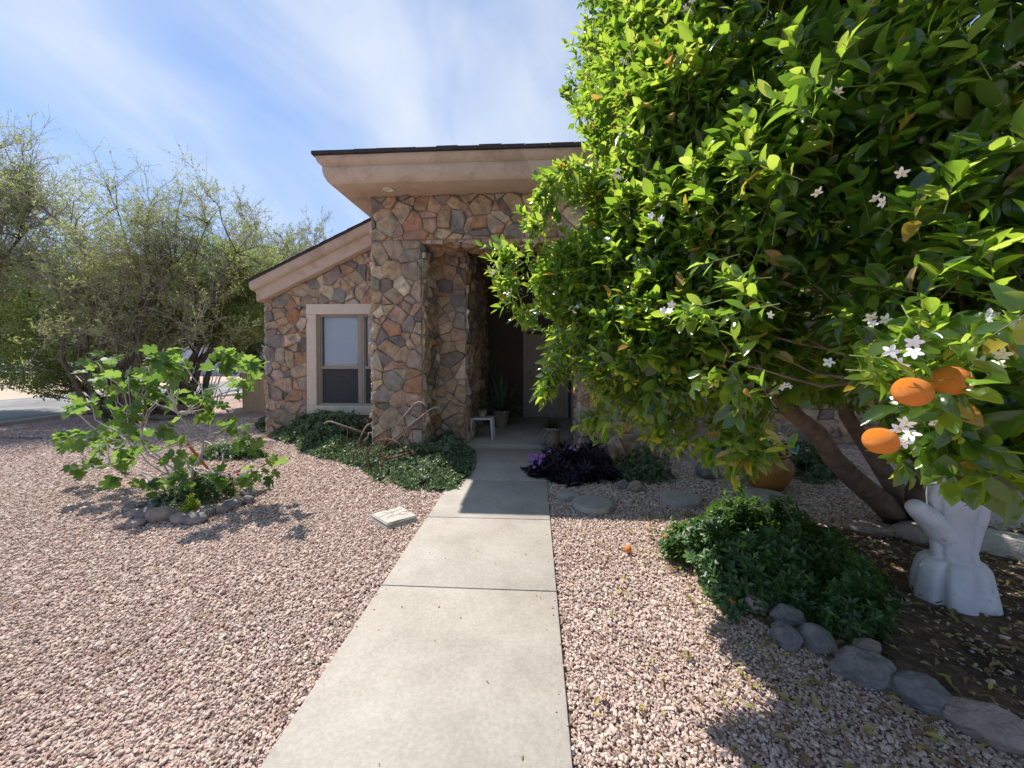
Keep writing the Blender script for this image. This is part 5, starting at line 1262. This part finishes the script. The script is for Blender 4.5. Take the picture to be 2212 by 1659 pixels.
strip([zf(1330, 690, Y1+.08), zf(1560, 480, Y1+.1), zf(1700, 370, Y1+.1)], .009).build('frame_bar', M['rust'], cu, smooth=True)
strip([zf(1440, 480, Y1-.06), zf(1590, 305, Y1-.06), zf(1625, 262, Y1-.06), zf(1665, 245, Y1-.06), zf(1705, 255, Y1-.06), zf(1745, 288, Y1-.06)], [.009, .010, .011, .012, .013, .013], 8).build('handle', M['oldwood'], cu, smooth=True)
strip([zf(1560, 490, Y1+.1), zf(1640, 420, Y1+.1), zf(1725, 350, Y1+.1), zf(1770, 315, Y1+.1), zf(1810, 297, Y1+.1), zf(1855, 298, Y1+.1)], [.009, .010, .011, .012, .013, .013], 8).build('handle', M['oldwood'], cu, smooth=True)
for a_, c_ in (((1510, 460), (1600, 700)), ((1600, 480), (1622, 705)), ((1545, 560), (1600, 700)), ((1600, 310), (1700, 350))):
    strip([zf(*a_, Y1), zf(*c_, Y1+.02)], .006).build('brace', M['rust'], cu)
strip([zf(1290, 720, Y1-.02), zf(1300, 770, Y1-.02), zf(1345, 780, Y1-.02), zf(1480, 745, Y1), zf(1625, 705, Y1+.02)], .015).build('beam', M['rust'], cu, smooth=True)
strip([zf(1600, 690, Y1), zf(1630, 750, Y1), zf(1640, 820, Y1), zf(1632, 875, Y1), zf(1720, 940, Y1-.03)], [.013, .014, .013, .012, .009]).build('tine', M['rust'], cu, smooth=True)
strip([zf(1365, 760, Y1-.04), zf(1560, 748, Y1-.04)], .005).build('rod', M['rust'], cu)
b = MB(); q = [zf(1290, 930, 4.95), zf(1330, 915, 4.95), zf(1345, 960, 4.9), zf(1320, 1010, 4.88), zf(1285, 985, 4.92)]
b.add(q + [v+Vector((.0, .02, 0)) for v in q], [(0, 1, 2, 3, 4), (9, 8, 7, 6, 5)] + [(i, 5+i, 5+(i+1) % 5, (i+1) % 5) for i in range(5)]); b.build('shovel_blade', M['rust'], cu)
strip([zf(1305, 790, Y1-.03), zf(1310, 860, 5.05), zf(1315, 930, 4.95)], .012).build('shank', M['rust'], cu, smooth=True)
Y2 = 5.45; c0 = zf(1080, 850, Y2)
c2 = thing('antique_plow', (c0.x, Y2, 0), 'second rusty hand plow, smaller, standing in the vine left of the stone pillar', 'garden tool')
strip([zf(790, 447, Y2), zf(815, 430, Y2), zf(850, 426, Y2), zf(900, 440, Y2), zf(980, 468, Y2)], [.010, .012, .012, .011, .010], 8).build('handle', M['oldwood'], c2, smooth=True)
strip([zf(900, 443, Y2), zf(1050, 495, Y2), zf(1185, 535, Y2)], .014).build('beam', M['rust'], c2, smooth=True)
strip([zf(1225, 445, Y2-.05), zf(1190, 460, Y2-.05), zf(1160, 500, Y2-.05), zf(1130, 560, Y2-.02)], [.010, .012, .013, .012], 8).build('handle', M['oldwood'], c2, smooth=True)
strip([zf(1135, 550, Y2), zf(1105, 640, Y2), zf(1060, 740, Y2), zf(1048, 850, Y2)], [.016, .013, .012, .010]).build('shank', M['rust'], c2, smooth=True)
strip([zf(1205, 530, Y2), zf(1195, 570, Y2), zf(1160, 605, Y2)], .015).build('clevis', M['oldwood'], c2, smooth=True)
for a_, c_ in (((1200, 610), (1110, 730)), ((1160, 620), (1060, 720)), ((1185, 600), (1130, 700)), ((1110, 640), (1095, 770))): strip([zf(*a_, Y2-.03), zf(*c_, Y2)], .006).build('brace', M['rust'], c2)
strip([zf(1003, 470, Y2-.015), zf(1006, 540, Y2-.015), zf(997, 600, Y2-.015), zf(990, 655, Y2-.015)], .0075, 4).build('strap', M['rust'], c2)

# ------------------------------------------------------------------ shade items at right
wl = thing('butterfly_stake', P(1735, 945, 5.0) * 1, 'x', 'ornament'); bpy.data.objects.remove(wl)
def butterfly(px, py, Y, s_, lb, mat):
    c = P(px, py, Y); t = thing('butterfly_ornament', (c.x, c.y, 0), lb, 'garden ornament', 'butterfly ornaments on stakes')
    b = MB(); b.tube([(c.x, c.y, .0), (c.x, c.y, c.z)], .003, 5); b.build('stake', M['rust'], t)
    for sx_ in (-1, 1):
        b = MB(); o = [(0, -.2), (.35, -.55), (.7, -.4), (.6, 0), (1, .4), (.9, .95), (.4, .8), (0, .1)]
        q = [c + Vector((sx_*x*s_, abs(x)*s_*.5, z*s_)) for x, z in o]; b.add(q + [v+Vector((0, .004, 0)) for v in q], [tuple(range(8)), tuple(range(15, 7, -1))]+[(i, 8+i, 8+(i+1) % 8, (i+1) % 8) for i in range(8)]); b.build('wing', M[mat], t)
M['teal'] = pm('teal_paint', (.12, .42, .4), None, 3, .5, 0)
butterfly(1633, 955, 5.3, .075, 'white butterfly ornament left of the pot rim', 'white_paint'); butterfly(1656, 946, 5.3, .085, 'tallest white butterfly ornament above the amber pot', 'white_paint'); butterfly(1690, 972, 5.2, .06, 'small white butterfly ornament right of the pot rim', 'white_paint'); butterfly(1718, 975, 5.2, .08, 'teal butterfly ornament right of the amber pot', 'teal')
g = G(1528, 1030); b = MB(); b.lathe([(.10, 0), (.13, .03), (.14, .09), (.12, .17), (.06, .22), (.02, .235), (.001, .236)], (g.x, g.y, 0), 28, .12)
setp(b.build('garden_ball', M['rockblue'], smooth=True, loc=(g.x, g.y, 0)), 'dark rounded stone ornament left of the amber pot', 'garden ornament')
# white chair in the shade
cc = G(1450, 990); ch = thing('metal_chair', (cc.x, cc.y, 0), 'white metal garden chair half hidden behind hanging orange leaves', 'chair'); X, Yc = cc.x, cc.y
b = MB(); b.box((X-.22, Yc-.2, .42), (X+.22, Yc+.2, .445), .01); b.build('seat', M['white_paint'], ch, auto=40)
b = MB(); b.tube([(X-.22, Yc+.2, .45), (X-.2, Yc+.24, .75), (X-.1, Yc+.27, .88), (X+.1, Yc+.27, .88), (X+.2, Yc+.24, .75), (X+.22, Yc+.2, .45)], .013, 8)
for x_ in (-.1, 0, .1): b.tube([(X+x_, Yc+.2, .45), (X+x_, Yc+.265, .87)], .009, 6)
b.build('backrest', M['white_paint'], ch, smooth=True)
for sx_ in (-1, 1):
    for sy_ in (-1, 1):
        b = MB(); b.tube([(X+sx_*.19, Yc+sy_*.17, .42), (X+sx_*.21, Yc+sy_*.2, .2), (X+sx_*.25, Yc+sy_*.24, 0)], .014, 8); b.build('leg', M['white_paint'], ch, smooth=True)
# concrete block edging and a boundary wall beyond the tree
for i in range(5):
    x = 3.75 + i*.62; y = 3.42 - i*.50; b = MB(); b.box((-.36, -.09, -.03), (.36, .09, .15), .012)
    o = b.build('edging_block', M['paver'], auto=40); o.location = (x, y, 0); o.rotation_euler = (0, 0, -.68)
    setp(o, ['edging block farthest back behind the white pedestal', 'edging block right of the white pedestal, striped with sun', 'middle edging block near the right edge', 'edging block cut by the right edge', 'edging block beyond the right edge'][i], 'edging block', 'concrete blocks edging the bed')
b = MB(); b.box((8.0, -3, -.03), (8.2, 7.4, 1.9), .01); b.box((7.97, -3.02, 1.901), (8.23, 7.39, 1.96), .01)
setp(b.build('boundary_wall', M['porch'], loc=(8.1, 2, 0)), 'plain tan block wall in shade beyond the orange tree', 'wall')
b = MB(); b.box((4.3, 3.8, -.03), (7.9, 5.4, -.004)); setp(b.build('side_path', M['concrete']), kind='structure')

# ------------------------------------------------------------------ far left: utility gate, trough, planter sticks, houses
gx0, gx1, Yg = (494-1156)*10.7/831, -7.0, 10.7
fg = thing('wooden_side_gate', ((gx0+gx1)/2, Yg, 0), 'tan grooved wooden panel standing beside the left corner of the stone wall', 'gate')
b = MB(); x = gx0
while x < gx1 - .05: b.box((x, Yg, .05), (x + .172, Yg + .03, 1.10), .006); x += .18
b.build('boards', M['fencewood'], fg)
b = MB(); b.box((gx0-.02, Yg-.012, 1.102), (gx1+.02, Yg+.05, 1.15), .006); b.build('top_rail', M['fencewood'], fg); b = MB(); b.box((gx0-.02, Yg-.012, .0), (gx1+.02, Yg+.04, .07), .006); b.build('bottom_rail', M['fencewood'], fg)
g = Vector(((352-1156)*9.6/831, 9.6, 0)); tr = thing('metal_trough', g, 'shallow brown trough on legs standing under the mesquite', 'planter')
b = MB(); q = [(-.62, -.18, .34), (.62, -.18, .34), (.62, .18, .34), (-.62, .18, .34), (-.45, -.12, .16), (.45, -.12, .16), (.45, .12, .16), (-.45, .12, .16)]
b.add([g+Vector(v) for v in q], [(4, 5, 1, 0), (5, 6, 2, 1), (6, 7, 3, 2), (7, 4, 0, 3), (7, 6, 5, 4)]); b.build('basin', M['terracotta'], tr)
for sx_ in (-1, 1): b = MB(); b.tube([g+Vector((sx_*.38, 0, .17)), g+Vector((sx_*.42, 0, 0))], .02, 6); b.build('leg', M['rust'], tr)
# pencil stemmed desert plant
c = G(430, 890); t = thing('pencil_stem_plant', c, 'clump of bare upright grey green stems beyond the fig', 'plant')
n_ = 60; A = np.array([list(c)]*n_) + rng.normal(0, .12, (n_, 3))*[1, 1, 0]; B_ = A + np.stack([rng.normal(0, .28, n_), rng.normal(0, .2, n_), rng.uniform(.6, 1.15, n_)], 1)
V, T = thin_tubes(A, B_, .011, .006); tri_mesh('stems', V, T, M['strap'], t)
rk = [(300, 880, .5, .2), (250, 900, .4, .15), (352, 905, .6, .12), (225, 878, .35, .14), (200, 892, .3, .1)]
lbs = ['rock behind the mesquite trunks', 'pale rock left of the mesquite trunks', 'flat dark rock right of the mesquite trunks', 'small rock by the kerb', 'smallest pale rock nearest the road']
for (px, py, a, h_), lb in zip(rk, lbs): rock('yard_rock', G(px, py), (a, a*.6, h_*1.3), .2, 'rocktan', px, lb, 'rocks near the mesquite', sub=3)
def far_house(name, x0, x1, y, h, mat, lb, doors=(), wins=()):
    t = thing(name, ((x0+x1)/2, y, 0), lb, 'house'); b = MB(); b.box((x0, y, -.1), (x1, y+9, h)); b.build('wall', M[mat], t)
    b = MB(); r_ = .5; b.add([(x0-r_, y-r_, h), (x1+r_, y-r_, h), (x1+r_, y+9.5, h), (x0-r_, y+9.5, h), (x0+2, y+4.5, h+1.5), (x1-2, y+4.5, h+1.5)], [(0, 1, 5, 4), (1, 2, 5), (2, 3, 4, 5), (3, 0, 4), (3, 2, 1, 0)]); b.build('roof', M['shingle'], t)
    for (a, c, z) in doors: b = MB(); b.box((a, y-.03, 0), (c, y-.001, z), .01); b.build('garage_door', M['bluewall'], t)
    for (a, c, z0, z1) in wins:
        b = MB(); b.box((a, y-.05, z0), (c, y-.001, z1)); w_ = b.build('window', M['whitewood'], t); b = MB(); m_ = (a+c)/2
        for u0, u1 in ((a+.08, m_-.04), (m_+.04, c-.08)): b.box((u0, y-.055, z0+.1), (u1, y-.051, z1-.1))
        b.build('pane', M['dark'], w_)
far_house('neighbour_house', -30, -22.6, 30, 3.0, 'bluewall', 'pale blue house across the road, seen below the mesquite crown', doors=[(-26.8, -24.6, 2.2)], wins=[(-23.9, -23.2, .9, 2.1)])
far_house('neighbour_house', -52, -36, 30, 2.9, 'bluedark', 'farther grey blue house at the left, glimpsed through leaves', wins=[(-44, -42.5, 1, 2.1), (-40, -38, 1, 2.1)])
b = MB()
for k_ in range(2): b.tube([(-44, 24, .5+k_*.5), (-26, 24, .5+k_*.5)], .06, 6)
for k_ in range(7): b.box((-44+k_*3-.07, 23.93, 0), (-44+k_*3+.07, 24.07, 1.2))
setp(b.build('rail_fence', M['whitewood'], loc=(-35, 24, 0)), 'low white rail fence across the road at far left', 'fence')
for i, (x, y, r_, lb) in enumerate(((-34, 36, 2.6, 'distant green tree above the roofs at far left'), (-24, 44, 3, 'distant tree behind the pale blue house'), (-20.5, 46, 2.4, 'distant light green tree right of the pale blue house'), (-58, 34, 3, 'distant tree at the left horizon'))):
    t = thing('distant_tree', (x, y, 0), lb, 'tree', 'trees on the horizon'); b = MB(); b.tube([(x, y, 0), (x+.1, y, 1.5), (x, y, 2.6)], [.2, .15, .1], 8)
    for _ in range(6): e = Vector((x, y, 3)) + Vector(rvec(1)[0])*r_*.7; b.tube(wob((x, y, 1.6), e, 4, .1), [.08, .06, .05, .04, .02], 5)
    b.build('trunk', M['bark'], t, smooth=True); n_ = 5000; d = rvec(n_); rr = r_*np.clip(1-np.abs(rng.normal(0, .2, n_)), .1, 1.1)*(1+.35*np.array([mnoise.noise(Vector(v)) for v in d*2.5+i]))
    p = np.array([x, y, 2.6]) + d*rr[:, None]*[1, 1, .7]; l_ = rng.uniform(.14, .26, n_); V, T = leaves(p, rvec(n_), rvec(n_)+[[0, 0, .5]], l_, l_*.6, .2, .1, LEAF4); tri_mesh('crown', V, T, M['mesquite_dense'], t)
